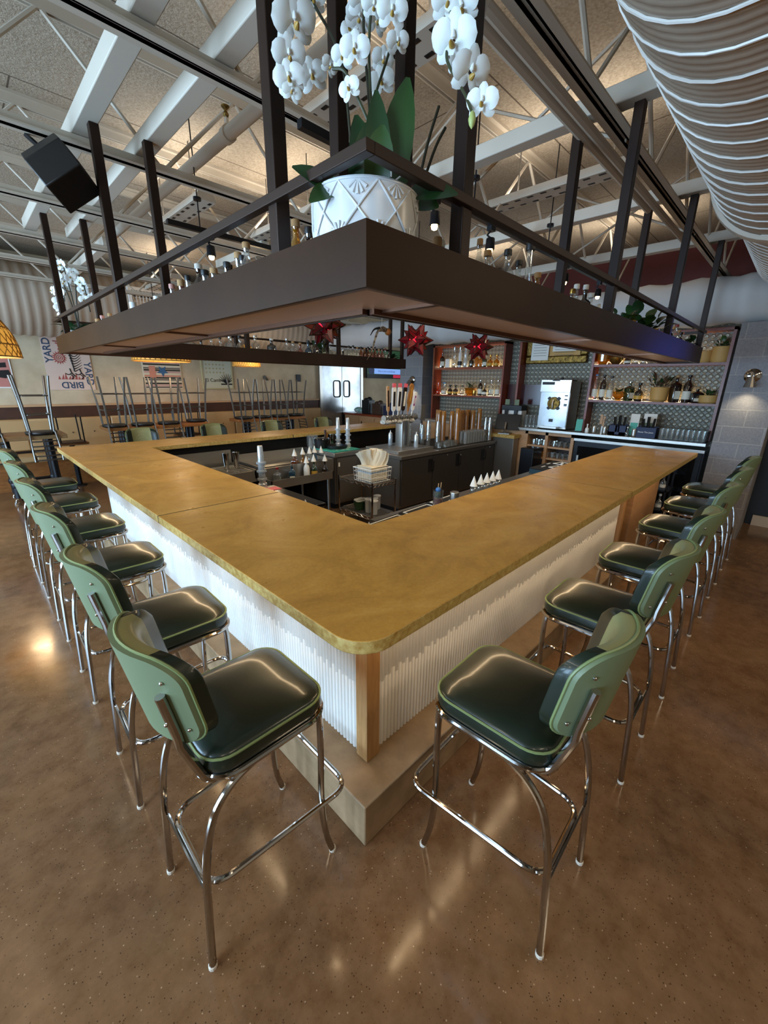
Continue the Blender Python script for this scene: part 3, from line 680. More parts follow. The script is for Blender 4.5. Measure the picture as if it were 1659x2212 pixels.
# ---------------------------------------------------------------- plants
def leaf_mesh(mb, base, tip, w, sag=.15, mi=0, up=(0, 0, 1), fold=.18, n=7):
    b, t = Vector(base), Vector(tip); d = t - b; Ln = d.length; dn = d.normalized()
    s = dn.cross(Vector(up)); s = s.normalized() if s.length > .05 else Vector((.7, -.7, 0)); nn = s.cross(dn).normalized()
    vs = []
    for i in range(n + 1):
        q = i / n; c = b + d*q + nn*Ln*sag*4*q*(1-q)*.5
        ww = w/2 * (sin(PI * min(1, q*.97 + .03)) ** .6) * (1.12 - .3*q) if 0 < i < n else w*.06
        vs += [c - s*ww + nn*ww*fold, c - s*ww*.5 + nn*ww*fold*.35, c, c + s*ww*.5 + nn*ww*fold*.35, c + s*ww + nn*ww*fold]
    fs = [(i*5+j, i*5+j+1, (i+1)*5+j+1, (i+1)*5+j) for i in range(n) for j in range(4)]
    mb.add(vs, fs, mi)
    return mb
def flower_mesh():
    mb = MB()
    def petal(ang, ln, w, tilt, mi=0):
        T = Rx(0) @ Matrix.Rotation(ang, 4, 'Y')
        vs = []; n = 6
        for i in range(n+1):
            q = i/n; ww = w/2 * (sin(PI*(q*.92+.04))**.55)
            for k in (-1, -.5, 0, .5, 1): vs.append((k*ww, tilt*q*ln*.5 - .10*ln*sin(q*PI) + .06*w*abs(k)**2, .004 + q*ln))
        mb.add(vs, [(i*5+j, i*5+j+1, (i+1)*5+j+1, (i+1)*5+j) for i in range(n) for j in range(4)], mi, T)
    for a in (0, 128, -128): petal(radians(a), .046, .034, .25)
    for a in (72, -72): petal(radians(a), .05, .058, -.1)
    mb.lathe([(.002, 0), (.006, .004), (.004, .012), (.001, .016)], 8, 0, Tr(0, -.006, .002))
    mb.lathe([(.001, -.004), (.007, .002), (.005, .012), (.001, .018)], 8, 1, Tr(0, -.012, -.008) @ Rx(radians(60)))
    mb.add([(-.009, -.006, -.004), (.009, -.006, -.004), (.006, -.02, -.022), (-.006, -.02, -.022)], [(0, 1, 2, 3)], 0)
    return mb
FM = flower_mesh().build('blossom_source', ['petal', 'petal_core']); FME = FM.data; bpy.data.objects.remove(FM)
def blossom(parent, p, size, face, roll=0):
    o = bpy.data.objects.new('blossom', FME); C.objects.link(o); o.parent = parent
    o.location = p; d = Vector(face); q = (-d).to_track_quat('Y', 'Z'); o.rotation_euler = (q.to_matrix().to_4x4() @ Matrix.Rotation(roll, 4, 'Y')).to_euler()
    s = size / .1; o.scale = (s, s, s)
    return o
CAMP = Vector((-.7, -.8, 1.9))
orc = thing('orchid', 'tall white orchid in the patterned white pot at the shelf corner', 'orchid', (.3, .3, ZS))
def loc(p): return Vector(p) - Vector((.3, .3, ZS))
pr = [(.125, 0), (.150, .03), (.158, .12), (.160, .22), (.163, .25), (.158, .262), (.150, .26), (.146, .23), (.14, .20)]
pot = MB().lathe(pr, 48).build('pot', 'pot_white', orc, sharp=60)
rel = MB()
def pr_r(z): return .126 + (.158-.126)*min(1, z/.1)**.5 + .004
NG = 9; zz0, zz1 = .01, .252; hm = (zz1-zz0)/2
dz_ = .065
def rp(th, z, o=0): rr = pr_r(z) + o; return (rr*cos(th), rr*sin(th), z)
for i in range(NG):
    for s in (1, -1):
        a0 = 2*PI*i/NG
        rel.tube([rp(a0 + s*PI/NG*(zz1-zz0)/dz_*k/24, zz1 - (zz1-zz0)*k/24) for k in range(25)], .003, 6)
for i in range(NG):
    for zc_, off in ((zz1, .5), (zz1 - 2*dz_, 0)):
        a0 = 2*PI*(i + off)/NG
        for k in (-60, -30, 0, 30, 60, 120, 180, 240):
            if zc_ == zz1 and k > 60: continue
            s = -1 if zc_ == zz1 else 1
            e0 = (a0 + sin(radians(k))*.04, zc_ + s*cos(radians(k))*.008); e1 = (a0 + sin(radians(k))*.18, zc_ + s*cos(radians(k))*.036)
            rel.tube([rp(e0[0]+(e1[0]-e0[0])*q, e0[1]+(e1[1]-e0[1])*q, -.001) for q in (0, .35, .7, 1)], .003, 6, r1=.005)
for i in range(NG):
    for k in range(-4, 5):
        pass
rel.tube([rp(2*PI*i/48, .254) for i in range(48)], .004, 6, closed=True)
rel.build('relief', 'pot_white', pot)
MB().lathe([(.0, .225), (.145, .225)], 24, cap0=False, cap1=False).build('soil', 'rubber', orc)
ST = {'s1': [(.266,.297,2.34),(.264,.324,2.541),(.279,.355,2.645),(.292,.389,2.748),(.287,.432,2.832),(.275,.47,2.89),(.26,.514,2.955),(.228,.514,2.949),(.195,.5,2.876),(.168,.47,2.75),(.157,.454,2.655)],
 's2': [(.282,.26,2.34),(.302,.268,2.536),(.316,.294,2.658),(.329,.314,2.765),(.351,.332,2.854),(.373,.344,2.95)],
 's3': [(.308,.306,2.34),(.359,.34,2.624),(.405,.318,2.778),(.466,.296,2.932),(.51,.248,2.992),(.534,.194,2.958),(.509,.166,2.873),(.473,.144,2.777),(.461,.133,2.727),(.458,.098,2.673),(.467,.068,2.628),(.46,.035,2.573)],
 's4': [(.308,.262,2.536),(.271,.295,2.625),(.26,.34,2.7),(.245,.378,2.716)], 's5': [(.31,.28,2.34),(.32,.30,2.6),(.35,.36,2.85),(.4,.4,3.0)],
 't1': [(.40,.29,2.36),(.50,.28,2.45),(.546,.263,2.611),(.594,.264,2.719)], 't2': [(.41,.28,2.36),(.52,.275,2.47),(.567,.25,2.595),(.604,.241,2.659)]}
for k, p in ST.items(): MB().tube([loc(q) for q in catmull(p, 5)], .0042 if k[0] == 's' else .005, 6).build('stem', 'twig' if k[0] == 't' or k in ('s1', 's5') else 'stem', orc)
MB().lathe([(.001, -.022), (.008, -.012), (.011, 0), (.007, .014), (.001, .02)], 10, T=Tr(*loc((.456, .032, 2.557)))).build('bud', 'bud', orc)
BL = [(.18,.463,2.825,.112),(.149,.452,2.733,.084),(.144,.448,2.679,.079),(.148,.445,2.648,.05),(.242,.518,2.921,.095),(.215,.571,2.913,.075),(.27,.493,2.929,.07),(.338,.6,2.822,.092),(.258,.295,2.728,.075),(.264,.354,2.74,.06),(.248,.395,2.729,.046),(.242,.301,2.64,.056),(.348,.314,2.872,.065),(.388,.347,2.87,.065),(.37,.264,2.846,.078),(.401,.27,2.797,.06),(.451,.387,2.771,.077),(.468,.4,2.837,.065),(.399,.435,2.925,.075),(.371,.388,2.923,.08),(.417,.495,2.934,.06),(.465,.116,2.764,.112),(.468,.057,2.673,.1),(.485,.022,2.601,.078),(.506,.176,2.888,.085),(.522,.136,2.87,.085),(.625,.167,2.937,.078),(.536,.151,2.768,.066)]
for x, y, z, s in BL:
    face = (CAMP - Vector((x, y, z))).normalized() + Vector((random.uniform(-.5, .5), random.uniform(-.5, .5), random.uniform(-.15, .45)))
    blossom(orc, loc((x, y, z)), s*1.08, face, random.uniform(-.3, .3))
LF = [((.346,.249,2.38),(.40,.225,2.70),.085),((.314,.256,2.38),(.297,.25,2.64),.068),((.311,.288,2.38),(.292,.33,2.61),.075),((.257,.21,2.38),(.25,.175,2.52),.075),((.235,.266,2.39),(.193,.19,2.44),.06),((.221,.312,2.38),(.09,.375,2.435),.05),((.199,.297,2.39),(.08,.285,2.325),.055),((.266,.355,2.39),(.25,.47,2.49),.05),((.358,.18,2.39),(.475,.08,2.40),.055),((.41,.207,2.39),(.455,.135,2.375),.058),((.331,.21,2.38),(.42,.25,2.54),.06),((.29,.3,2.38),(.27,.26,2.56),.07)]
for i, (a, b_, w) in enumerate(LF): leaf_mesh(MB(), loc(a), loc(b_), w*1.15, .16, up=(-.6, -.65, .35)).build('leaf', 'leaf' if i % 3 else 'leaf_b', orc)
tg = MB().tube(catmull([loc((.27,.16,2.405)), loc((.262,.15,2.43)), loc((.285,.14,2.445)), loc((.30,.14,2.42)), loc((.27,.15,2.39))], 5), .0022, 5).build('tie', 'white', orc)
o2 = thing('orchid', 'white orchid in a patterned pot at the wall end of the daylit shelf run', 'orchid', (.29, 4.50, ZS))
MB().lathe([(.10, 0), (.13, .03), (.135, .17), (.13, .175), (.12, .14)], 32).build('pot', 'pot_white', o2)
for i in range(9):
    a = i*.72; leaf_mesh(MB(), (.03*cos(a), .03*sin(a), .15), (.24*cos(a), .24*sin(a) - .05, .17 + .1*((i*7) % 3)/2), .075, .3).build('leaf', 'leaf', o2)
for i, (dx, dy, top) in enumerate(((-.05, .35, .55), (-.03, .2, .72), (.08, -.12, .60))):
    P = catmull([(0, 0, .15), (dx*.2, dy*.2, top*.75), (dx*.6, dy*.6, top + .08), (dx, dy, top - .02), (dx*1.1, dy*1.25, top - .25)], 6)
    MB().tube(P, .005, 6).build('stem', 'twig', o2)
    for k in range(9):
        q = P[len(P)*10//24 + int(k*len(P)*13/24/9)]
        blossom(o2, Vector(q) + Vector((random.uniform(-.05, .05), random.uniform(-.06, .06), random.uniform(-.05, .03))), .10, (-.7 + random.uniform(-.4, .4), -.7 + random.uniform(-.5, .5), random.uniform(-.2, .3)), random.uniform(-.4, .4))
def bushy(name, label, pos, potprof, potmat, nl, spread, height, lw, leafmats=('leaf', 'leaf_b'), grp=None, trail=0, z0=None):
    t = thing(name, label, 'plant', pos, 0, grp)
    MB().lathe(potprof, 24).build('pot', potmat, t)
    zt_ = z0 if z0 is not None else max(q for _, q in potprof); mb = MB()
    for i in range(nl):
        a = i*2.4; q = .35 + .65*random.random(); el = random.uniform(.1, 1.2)
        tip = (cos(a)*spread*q*cos(el*.6), sin(a)*spread*q*cos(el*.6), zt_ + height*sin(el)*q)
        base = (tip[0]*.25, tip[1]*.25, zt_ - .02)
        leaf_mesh(mb, Vector(base)*.45 + Vector(tip)*.55, tip, lw, .25, random.randrange(len(leafmats)), n=4)
        mb.tube([base, Vector(base)*.45 + Vector(tip)*.55], .002, 4, 0)
    for k in range(trail):
        a = k*1.9 + .5; pts = catmull([(0, 0, zt_), (cos(a)*.12, sin(a)*.1, zt_ + .05), (cos(a)*.2, sin(a)*.12, zt_ - .02), (cos(a)*.24, sin(a)*.14, zt_ + .12)], 5); mb.tube(pts, .003, 4)
        for q in pts[4::3]: leaf_mesh(mb, q, Vector(q) + Vector((random.uniform(-.06, .06), random.uniform(-.06, .06), random.uniform(-.02, .06))), lw, .2, n=4)
    mb.build('foliage', list(leafmats), t)
    return t
bushy('potted_pothos', 'pothos in a gold bowl near the outer end of the blue-sheen shelf run', (3.27, .28, ZS), [(.09, 0), (.12, .02), (.15, .14), (.152, .15), (.14, .14), (.13, .12)], 'gold', 46, .30, .22, .085, trail=2)
bushy('potted_pothos', 'small plant in a ridged gold pot beside the gold bowl pothos', (2.84, .27, ZS), [(.06, 0), (.07, .01), (.065, .06), (.085, .14), (.09, .17), (.085, .175), (.07, .16)], 'gold', 20, .14, .14, .05)
bushy('potted_pothos', 'trailing pothos at the very end of the blue-sheen shelf run', (4.9, .28, ZS), [(.07, 0), (.085, .12), (.08, .13), (.07, .1)], 'black', 16, .16, .14, .07, trail=4)
bushy('potted_pothos', 'leafy plant among the bottles of the far shelf run behind the red star', (3.32, 4.64, ZS), [(.06, 0), (.075, .14), (.07, .15), (.06, .12)], 'black', 26, .20, .28, .08)
mb = MB()
for i in range(14): a = i*2.4; leaf_mesh(mb, (0, 0, .13), (.14*cos(a), .14*sin(a), .12 + .12*((i*5) % 4)/4), .07, .25, n=4)
mb.build('foliage', 'leaf', terra)

# ---------------------------------------------------------------- red star lanterns
phi = (1 + 5**.5)/2
dirs = [Vector(q).normalized() for s in (-1, 1) for u in (-1, 1) for q in ((0, s, u*phi), (s, u*phi, 0), (u*phi, 0, s))] + [Vector(q).normalized() for q in [(x, y, z) for x in (-1, 1) for y in (-1, 1) for z in (-1, 1)]] + [Vector(q).normalized() for s in (-1, 1) for u in (-1, 1) for q in ((0, s/phi, u*phi), (s/phi, u*phi, 0), (u*phi, 0, s/phi))]
def star(pos, R, label):
    t = thing('star_lantern', label, 'pendant lamp', pos, .2, 'red glass star lanterns over the bar')
    gl = MB(); ed = MB()
    for i, d in enumerate(dirs):
        big_ = i < 12; n = 5 if big_ else 3
        s = d.cross(Vector((.3, .5, .8))).normalized(); w = s.cross(d)
        rb = R*.30 if big_ else R*.24
        base = [d*R*.42 + (s*cos(2*PI*k/n) + w*sin(2*PI*k/n))*rb for k in range(n)]
        tip = d*R*(1.0 if big_ else .84)
        for k in range(n): gl.add([base[k], base[(k+1) % n], tip], [(0, 1, 2)]); ed.tube([base[k], tip], .0028, 4)
    gl.build('glass_points', 'red_glass', t, flat=True); ed.build('lead_edges', 'bronze_dark', t)
    MB().sphere((0, 0, R*.1), R*.36, 12).build('glowing_core', 'red_glow', t)
    MB().tube([(0, 0, R), (0, 0, 3.19 - pos[2])], .004, 5).build('chain', 'bronze_dark', t)
star((1.351, 1.9, 2.27), .165, 'red glass star lantern half hidden behind the shelf, nearest the shelf corner')
star((2.413, 1.9, 2.24), .165, 'middle red glass star lantern beside the end post of the far shelf')
star((3.49, 1.9, 2.25), .165, 'red glass star lantern in front of the tequila shelf of the back bar')
pt = thing('bird_ornament', 'carved hanging bird ornament with long mottled tail under the shelf', 'ornament', (4.15, 4.2, 2.62))
P = catmull([(.22, .0, .03), (.12, 0, .05), (.02, 0, .02), (-.05, 0, -.12), (-.12, 0, -.3), (-.22, 0, -.42)], 5)
R_ = [.02, .03, .04, .045, .045, .05, .055, .055, .05, .05, .05, .05, .048, .045, .042, .04, .036, .03, .026, .022, .02, .016, .012, .009, .007, .005]
mb = MB(); rings = []
for i, q in enumerate(P):
    rr = R_[min(i, len(R_)-1)]; rings.append([(q[0] + rr*cos(2*PI*k/8)*.6, q[1] + rr*sin(2*PI*k/8)*.6, q[2] + rr*cos(2*PI*k/8)*.8) for k in range(8)])
noisy('bird_mottle', '#3a2018', '#b59a78', 30, .4); noisy('bird_head', '#4a6a2c', '#c8642c', 14, .4)
mb.loops(rings).build('body', 'bird_mottle', pt)
MB().sphere((.24, 0, .02), .055, 10).lathe([(.015, 0), (.004, .05)], 8, T=Tr(.28, 0, .02) @ Ry(PI/2)).build('head', 'bird_head', pt)
MB().tube(catmull([(.05, 0, .06), (-.05, .02, .03), (-.12, .03, -.06)], 4), .02, 6, r1=.006).build('wing', 'black', pt)
MB().tube([(.1, 0, .09), (.1, 0, .57)], .003, 4).build('cord', 'white', pt)
# ---------------------------------------------------------------- back bar
def shelf_unit(y0, y1, label, extra=None):
    t = thing('back_bar_shelf', label, 'shelf unit', (6.82, (y0+y1)/2, 1.12)); h = (y1-y0)/2
    MB().box(-.14, .13, -h, -h+.035, 0, 1.5).build('side_board', 'red_wood', t); MB().box(-.14, .13, h-.035, h, 0, 1.5).build('side_board', 'red_wood', t)
    for z in (.513, 1.06): MB().box(-.13, .13, -h+.035, h-.035, z-.035, z).build('shelf_board', 'red_wood', t)
    MB().box(-.14, .13, -h, h, 1.465, 1.5).build('top_board', 'red_wood', t)
    return t
shelf_unit(3.36, 5.07, 'red wood back bar shelves beside the dark block pier')
shelf_unit(.03, 1.79, 'red wood back bar shelves beside the block pier with the lit wall lamp')
o = MB().box(6.72, 6.95, 3.06, 3.10, 1.12, 2.6).build('back_bar_post', 'red_wood'); tag(o, 'lone red wood upright on the pressed tin wall beside the soda dispenser', 'post')
o = MB().box(6.88, 6.9, 2.62, 3.34, 1.5, 1.86).build('acrylic_panel', 'red_wood'); M['acrylic'] = mat('acrylic', '#3a1414', .15); o.data.materials[0] = M['acrylic']; tag(o, 'glossy dark red panel on the tin wall behind the soda dispenser', 'panel')
ZL, ZU = 1.635, 2.182
bx = lambda y: (6.80, y, ZU); bl = lambda y: (6.80, y, ZL)
row([(4.91, 'square', .3, .05, 'dark', 'amber', 'label_white'), (4.60, 'swan', .40, .05, 'clear', 'silver', None), (4.455, 'swan', .40, .05, 'white', 'silver', 'label_black'), (4.32, 'swan', .43, .05, 'frosted', 'white', None), (4.17, 'squat', .26, .05, 'black', 'black', None), (4.05, 'square', .24, .045, 'yellow', 'gold', None), (3.96, 'square', .2, .045, 'yellow', 'gold', None), (3.87, 'square', .22, .045, 'green', 'white', 'label_white'), (3.74, 'squat', .22, .055, 'yellow', 'gold', 'label_gold'), (3.6, 'squat', .22, .055, 'yellow', 'gold', 'label_gold')], bx, 'the dark pier on the upper backlit shelf', 'bottles on the upper shelf by the dark pier')
row([(4.98, 'bulb', .24, .06, 'orange', 'orange', None), (4.82, 'squat', .25, .065, 'clear', 'blue', 'label_white'), (4.66, 'squat', .2, .055, 'dark', 'black', 'label_gold'), (4.52, 'squat', .2, .055, 'dark', 'black', 'label_gold'), (4.35, 'square', .19, .05, 'clear', 'black', None), (3.92, 'tall', .3, .05, 'dark', 'silver', 'label_white'), (3.815, 'bulb', .24, .06, 'black', 'silver', 'label_white'), (3.67, 'square', .3, .05, 'clear', 'silver', 'label_white'), (3.52, 'round', .3, .055, 'clear', 'silver', 'label_white')], bl, 'the dark pier on the lower backlit shelf', 'bottles on the lower shelf by the dark pier')
row([(1.715, 'tall', .40, .048, 'clear', 'blue', 'label_white'), (1.595, 'tall', .39, .048, 'dark', 'black', 'label_white'), (1.48, 'tall', .37, .05, 'clear', 'black', 'label_white'), (1.2, 'square', .29, .055, 'green', 'silver', 'label_white'), (1.06, 'squat', .27, .06, 'black', 'black', 'label_gold'), (.592, 'square', .38, .055, 'dark', 'cork', 'label_white'), (.444, 'tall', .38, .055, 'dark', 'black', 'label_white'), (.317, 'flask', .22, .075, 'black', 'cork', 'label_white')], bl, 'the frozen drink machine on the lower backlit shelf', 'bottles on the lower shelf by the lit wall lamp')
def bowl(name, label, pos, prof, material, cat='bowl', grp=None):
    t = thing(name, label, cat, pos, 0, grp); MB().lathe(prof, 22).build('vessel', material, t); return t
bushy('potted_plant', 'grassy plant in a glass bowl on the lower shelf by the dark pier', (6.80, 4.15, ZL), [(.07, 0), (.11, .04), (.13, .14), (.125, .145), (.11, .1)], 'liq_yellow', 30, .16, .16, .025)
bushy('potted_plant', 'succulent in a gold bowl between clear and green bottles on the lit shelf', (6.80, 1.345, ZL), [(.05, 0), (.04, .02), (.09, .06), (.105, .13), (.1, .135), (.08, .1)], 'liq_yellow', 18, .1, .08, .05)
bushy('potted_plant', 'red leaved bromeliad in a tan pot on the lower shelf by the lamp', (6.79, .785, ZL), [(.09, 0), (.115, .03), (.125, .2), (.12, .21), (.1, .18)], 'tan_pot', 34, .27, .28, .045, ('leaf_red', 'leaf'))
bushy('potted_plant', 'low succulents in a wooden trough beside the block pier', (6.80, .17, ZL), [(.1, 0), (.12, .02), (.12, .11), (.1, .11)], 'tan_pot', 26, .13, .12, .03)
bowl('candle_vase', 'glowing ribbed glass vase at the machine end of the upper lit shelf', (6.80, 1.66, ZU), [(.06, 0), (.07, .03), (.09, .05), (.1, .16), (.095, .165), (.08, .08)], 'liq_yellow', 'vase')
bowl('gold_animal_planter', 'gold animal figure planter on the upper lit shelf', (6.80, 1.47, ZU), [(.05, 0), (.1, .05), (.11, .1), (.08, .14), (.06, .14)], 'gold', 'planter')
row([(1.3, 'squat', .16, .05, 'dark', 'silver', 'label_white'), (1.19, 'squat', .16, .05, 'clear', 'silver', None), (1.08, 'squat', .15, .05, 'clear', 'silver', None)], bx, 'the animal planter on the upper lit shelf', 'small bottles on the upper lit shelf')
bowl('woven_planter', 'lit woven planter at the pier end of the upper shelf, the smaller one', (6.80, .32, ZU), [(.065, 0), (.085, .04), (.085, .15), (.08, .155), (.07, .1)], 'tan_pot', 'planter')
bushy('potted_plant', 'larger woven planter with dark leaves beside the block pier on the upper shelf', (6.80, .15, ZU), [(.1, 0), (.115, .04), (.115, .2), (.11, .205), (.09, .15)], 'tan_pot', 20, .14, .2, .05)
bowl('small_gold_cup', 'small gold cup on the lower shelf in front of the glass bowl plant', (6.72, 4.0, ZL), [(.035, 0), (.045, .04), (.04, .1), (.035, .1)], 'gold', 'cup')
o = MB().box(-.04, .04, -.05, .05, 0, .17).build('candle_block', 'white_plastic'); o.location = (6.80, 4.75, ZU); tag(o, 'pale block candle beside the first dark bottle on the upper shelf', 'candle')
# counter, fridge, open cubbies
t = thing('back_bar_counter', 'back bar counter with stainless edge, open wood cubbies and dark fridge doors', 'counter', (6.4, 1.35, 0))
MB().box(-.06, .55, -1.33, 3.7, 1.075, 1.12).build('worktop', 'steel', t, bev=.004)
MB().box(-.02, .5, -1.33, .43, .98, 1.02).build('fridge_ledge', 'steel', t)
MB().box(.02, .5, -1.33, .43, .06, .98).build('fridge_body', 'black_metal', t)
for k in range(2):
    dr = MB().box(-.02, .02, -1.31 + k*.87, -.46 + k*.87, .1, .96).box(-.024, -.02, -1.25 + k*.87, -.52 + k*.87, .16, .9, 1).build('fridge_door', ['black_metal', 'black_gloss'], t)
    MB().box(-.05, -.03, -.56 + k*.87, -.53 + k*.87, .45, .75).build('handle', 'steel', dr)
cb = MB()
for y in (.43, .87, 1.24): cb.box(-.02, .5, y, y+.05, .06, 1.075)
for z in (.06, .60, .80): cb.box(0, .5, .43, 1.29, z, z+.03)
cb.box(-.02, .5, .43, 1.29, 1.02, 1.075).build('cubby_frame', 'plywood', t)
MB().box(.4, .5, .43, 3.7, .06, 1.07).build('cubby_back', 'dark_wood', t)
MB().box(-.01, .5, 1.29, 3.7, .06, 1.075).build('cabinet_front', 'plywood', t)
k = 0
for z, lb in ((.83, 'upper'), (.63, 'lower')):
    for i in range(8):
        for j in range(2):
            o = MB().lathe([(.025, 0), (.034, .09), (.032, .09), (.023, .006)], 10).build('rocks_glass', 'clear' if z > .7 or i < 5 else 'amber'); o.location = (6.46 + j*.1, 1.86 + i*.092, z)
            tag(o, f'small glass stored in the {lb} open cubby of the back bar counter', 'glass', f'glasses in the {lb} cubby')
# back bar counter things
ZC = 1.121
def frozen():
    t = thing('frozen_drink_machine', 'stainless frozen drink machine with round dispensing plate and black lid', 'drink machine', (6.42, 2.21, ZC))
    MB().prism([(-.0, -.25), (.40, -.25), (.40, .25), (0, .25)], .02, .80).build('body', 'steel', t, bev=.004)
    MB().box(-.03, .0, -.255, .255, .62, .82).build('header', 'steel', t, bev=.004)
    MB().box(-.012, 0, -.24, .24, .05, .62).build('front_panel', 'door_steel', t)
    MB().box(-.034, -.03, .02, .23, .74, .785).build('nameplate', 'label_black', t)
    MB().lathe([(.10, 0), (.105, .01), (.10, .03), (.03, .035)], 24, T=Tr(-.012, .0, .44) @ Ry(-PI/2)).build('dispense_plate', 'gilt', t)
    fl = MB()
    for a in (45, 135, 225, 315): fl.box(-.045, -.015, -.13, -.09, -.02, .02, T=Tr(0, 0, .44) @ Rx(radians(a)))
    fl.build('clamp', 'black', t)
    MB().tube([(-.05, 0, .50), (-.07, 0, .44), (-.06, 0, .36)], .014, 8).build('spout', 'steel', t)
    MB().box(-.018, -.011, -.02, .05, .13, .18).build('switch_plate', 'black', t)
    MB().box(-.13, .0, -.14, .14, .03, .06).build('drip_tray', 'steel', t)
    for i, z in enumerate((.56, .5, .42, .40)): MB().box(-.016, -.011, -.22, -.17, z, z+.018).build('button', 'black', t)
    MB().lathe([(.24, .80), (.24, .815), (.10, .83), (.02, .835), (.02, .86), (.0, .865)], 28, T=Tr(.2, 0, .0)).build('lid', 'black', t)
frozen()
t = thing('soda_dispenser', 'black and white double tap dispenser with two pale green cards', 'dispenser', (6.62, 3.08, ZC))
MB().box(0, .2, -.2, .2, 0, .27).build('body', 'white', t, bev=.006); MB().box(-.02, .2, -.2, .2, .27, .36).build('head', 'black', t)
for s in (-.1, .09):
    MB().box(-.05, -.02, s-.03, s+.03, .2, .28).build('tap', 'black', t); MB().box(-.03, -.022, s-.045, s+.045, .37, .47).build('card', 'sage', t)
def jar_row(n, x, y, dy, name, label, group, prof, material, z=ZC, cat='glass'):
    for i in range(n):
        o = MB().lathe(prof, 14).build(name, material); o.location = (x, y + dy*i, z); tag(o, label, cat, group)
MUG = [(.036, 0), (.038, .02), (.04, .21), (.037, .21), (.034, .02)]
jar_row(5, 6.56, 2.53, .07, 'tall_glass', 'tall clear glass upside down between soda dispenser and frozen drink machine', 'tall glasses by the frozen drink machine', MUG, 'clear')
# framed papers on tin wall
t = thing('framed_menu', 'ornate gilt frame holding papers on the tin wall above the frozen machine', 'picture frame', (6.93, 2.5, 2.22))
for a in ((-.55, .55, 0, .13), (-.55, .55, .62, .75)): MB().box(-.05, .01, a[0], a[1], a[2], a[3]).build('frame_rail', 'gilt', t, bev=.02)
for a in ((-.55, -.42), (.42, .55)): MB().box(-.05, .01, a[0], a[1], .13, .62).build('frame_rail', 'gilt', t, bev=.02)
MB().box(-.02, -.005, -.42, .42, .13, .62).build('mat_board', 'tan_pot', t)
for y0, y1, z0, z1 in ((.12, .44, .06, .5), (-.36, .05, .2, .5)):
    pp = MB().box(-.06, -.052, y0, y1, z0, z1).build('sheet', 'paper', t); ln = MB()
    for k in range(8): ln.box(-.0625, -.06, y0+.04, y1-.04, z1 - .05 - k*.045, z1 - .044 - k*.045)
    ln.build('print_lines', 'grey_stripe', pp)
# caddies, menus and stacked glasses by the pier
def caddy(y, label, mt='blue_box', txt=None):
    t = thing('straw_caddy', label, 'caddy', (6.42, y, ZC))
    MB().box(0, .16, -.13, .13, 0, .012).box(0, .012, -.13, -.03, 0, .15).box(0, .012, .03, .13, 0, .15).box(0, .012, -.13, .13, 0, .05).box(.148, .16, -.13, .13, 0, .16).box(0, .16, -.13, -.118, 0, .15).box(0, .16, .118, .13, 0, .15).box(.012, .148, -.005, .005, .01, .13).build('box', mt, t)
    MB().tube([(.06, -.06, .02), (.05, -.08, .28)], .018, 6).tube([(.07, .05, .02), (.06, .07, .27)], .02, 6).tube([(.1, 0, .02), (.1, .01, .30)], .022, 6).build('straw_bundle', 'black', t)
    return t
caddy(1.17, 'dark blue slotted straw caddy nearest the frozen drink machine')
c2 = caddy(.78, 'solid dark blue box beside the standing menu cards')
MB().box(-.004, 0, -.13, .13, .0, .15).build('front_panel', 'blue_box', c2); text('lettering', 'Shoot The Juice', .032, 'white', c2, (-.006, 0, .08), (PI/2, 0, -PI/2), .0006)
def card(y, x, wd, ht, label, m1, m2):
    t = thing('menu_card', label, 'menu', (x, y, ZC)); t.rotation_euler = (0, radians(6), .1)
    MB().box(0, .004, -wd/2, wd/2, 0, ht).build('card', m1, t); MB().box(-.001, 0, -wd/2+.01, wd/2-.01, .01, ht*.6).build('print', m2, t); MB().box(-.05, .05, -wd/2, wd/2, 0, .01).build('foot', 'black', t)
card(.985, 6.55, .12, .33, 'tall green and white menu card between the two blue boxes', 'paper', 'teal'); card(.80, 6.62, .17, .34, 'white menu card with an arch print behind the solid blue box', 'paper', 'sage')
card(1.78, 6.5, .10, .2, 'small green card beside the frozen drink machine', 'teal', 'teal')
t = thing('utensil_cup', 'metal cup of wooden stirrers at the shelf upright', 'cup', (6.46, 1.40, ZC)); MB().lathe([(.03, 0), (.034, .12), (.03, .12), (.028, .01)], 14).build('cup', 'steel', t)
MB().box(-.01, .0, -.02, .0, .02, .24).box(.005, .012, .0, .03, .02, .27, T=Rx(.1)).box(-.005, .0, .01, .05, .15, .30).build('stirrers', 'plywood', t)
for y, lb in ((1.62, 'white dropper bottle nearest the frozen drink machine'), (1.03, 'clear shaker jar between the blue boxes')):
    bottle((6.44, y, ZC), 'squat', .14, .03, 'white' if y > 1.5 else 'clear', 'white', None, lb, None)
for y, x, lb in ((1.51, 6.44, 'ribbed steel jigger cup beside the dropper bottle'), (1.345, 6.42, 'ribbed steel jigger cup beside the stirrer cup'), (.93, 6.42, 'ribbed steel jigger cup in front of the green menu card')):
    o = MB().lathe([(.025, 0)] + [(.034 + .003*(k % 2), .01 + k*.012) for k in range(9)] + [(.03, .12)], 14).build('jigger', 'steel'); o.location = (x, y, ZC); tag(o, lb, 'cup')
n = 0
for r_ in range(3):
    for i in range(9):
        o = MB().lathe([(.036, 0), (.04, .15), (.038, .15), (.033, .01)], 12).build('pint_glass', 'clear'); o.location = (6.44 + r_*.085, .08 + i*.062, ZC); tag(o, 'clear glass upside down in the dense row beside the block pier', 'glass', 'clear glasses in rows by the block pier')
t = thing('glass_tray', 'low black tray under the rows of clear glasses by the pier', 'tray', (6.52, .33, ZC - .0)); MB().box(-.14, .14, -.3, .3, -.0005, .002).build('liner', 'black', t)

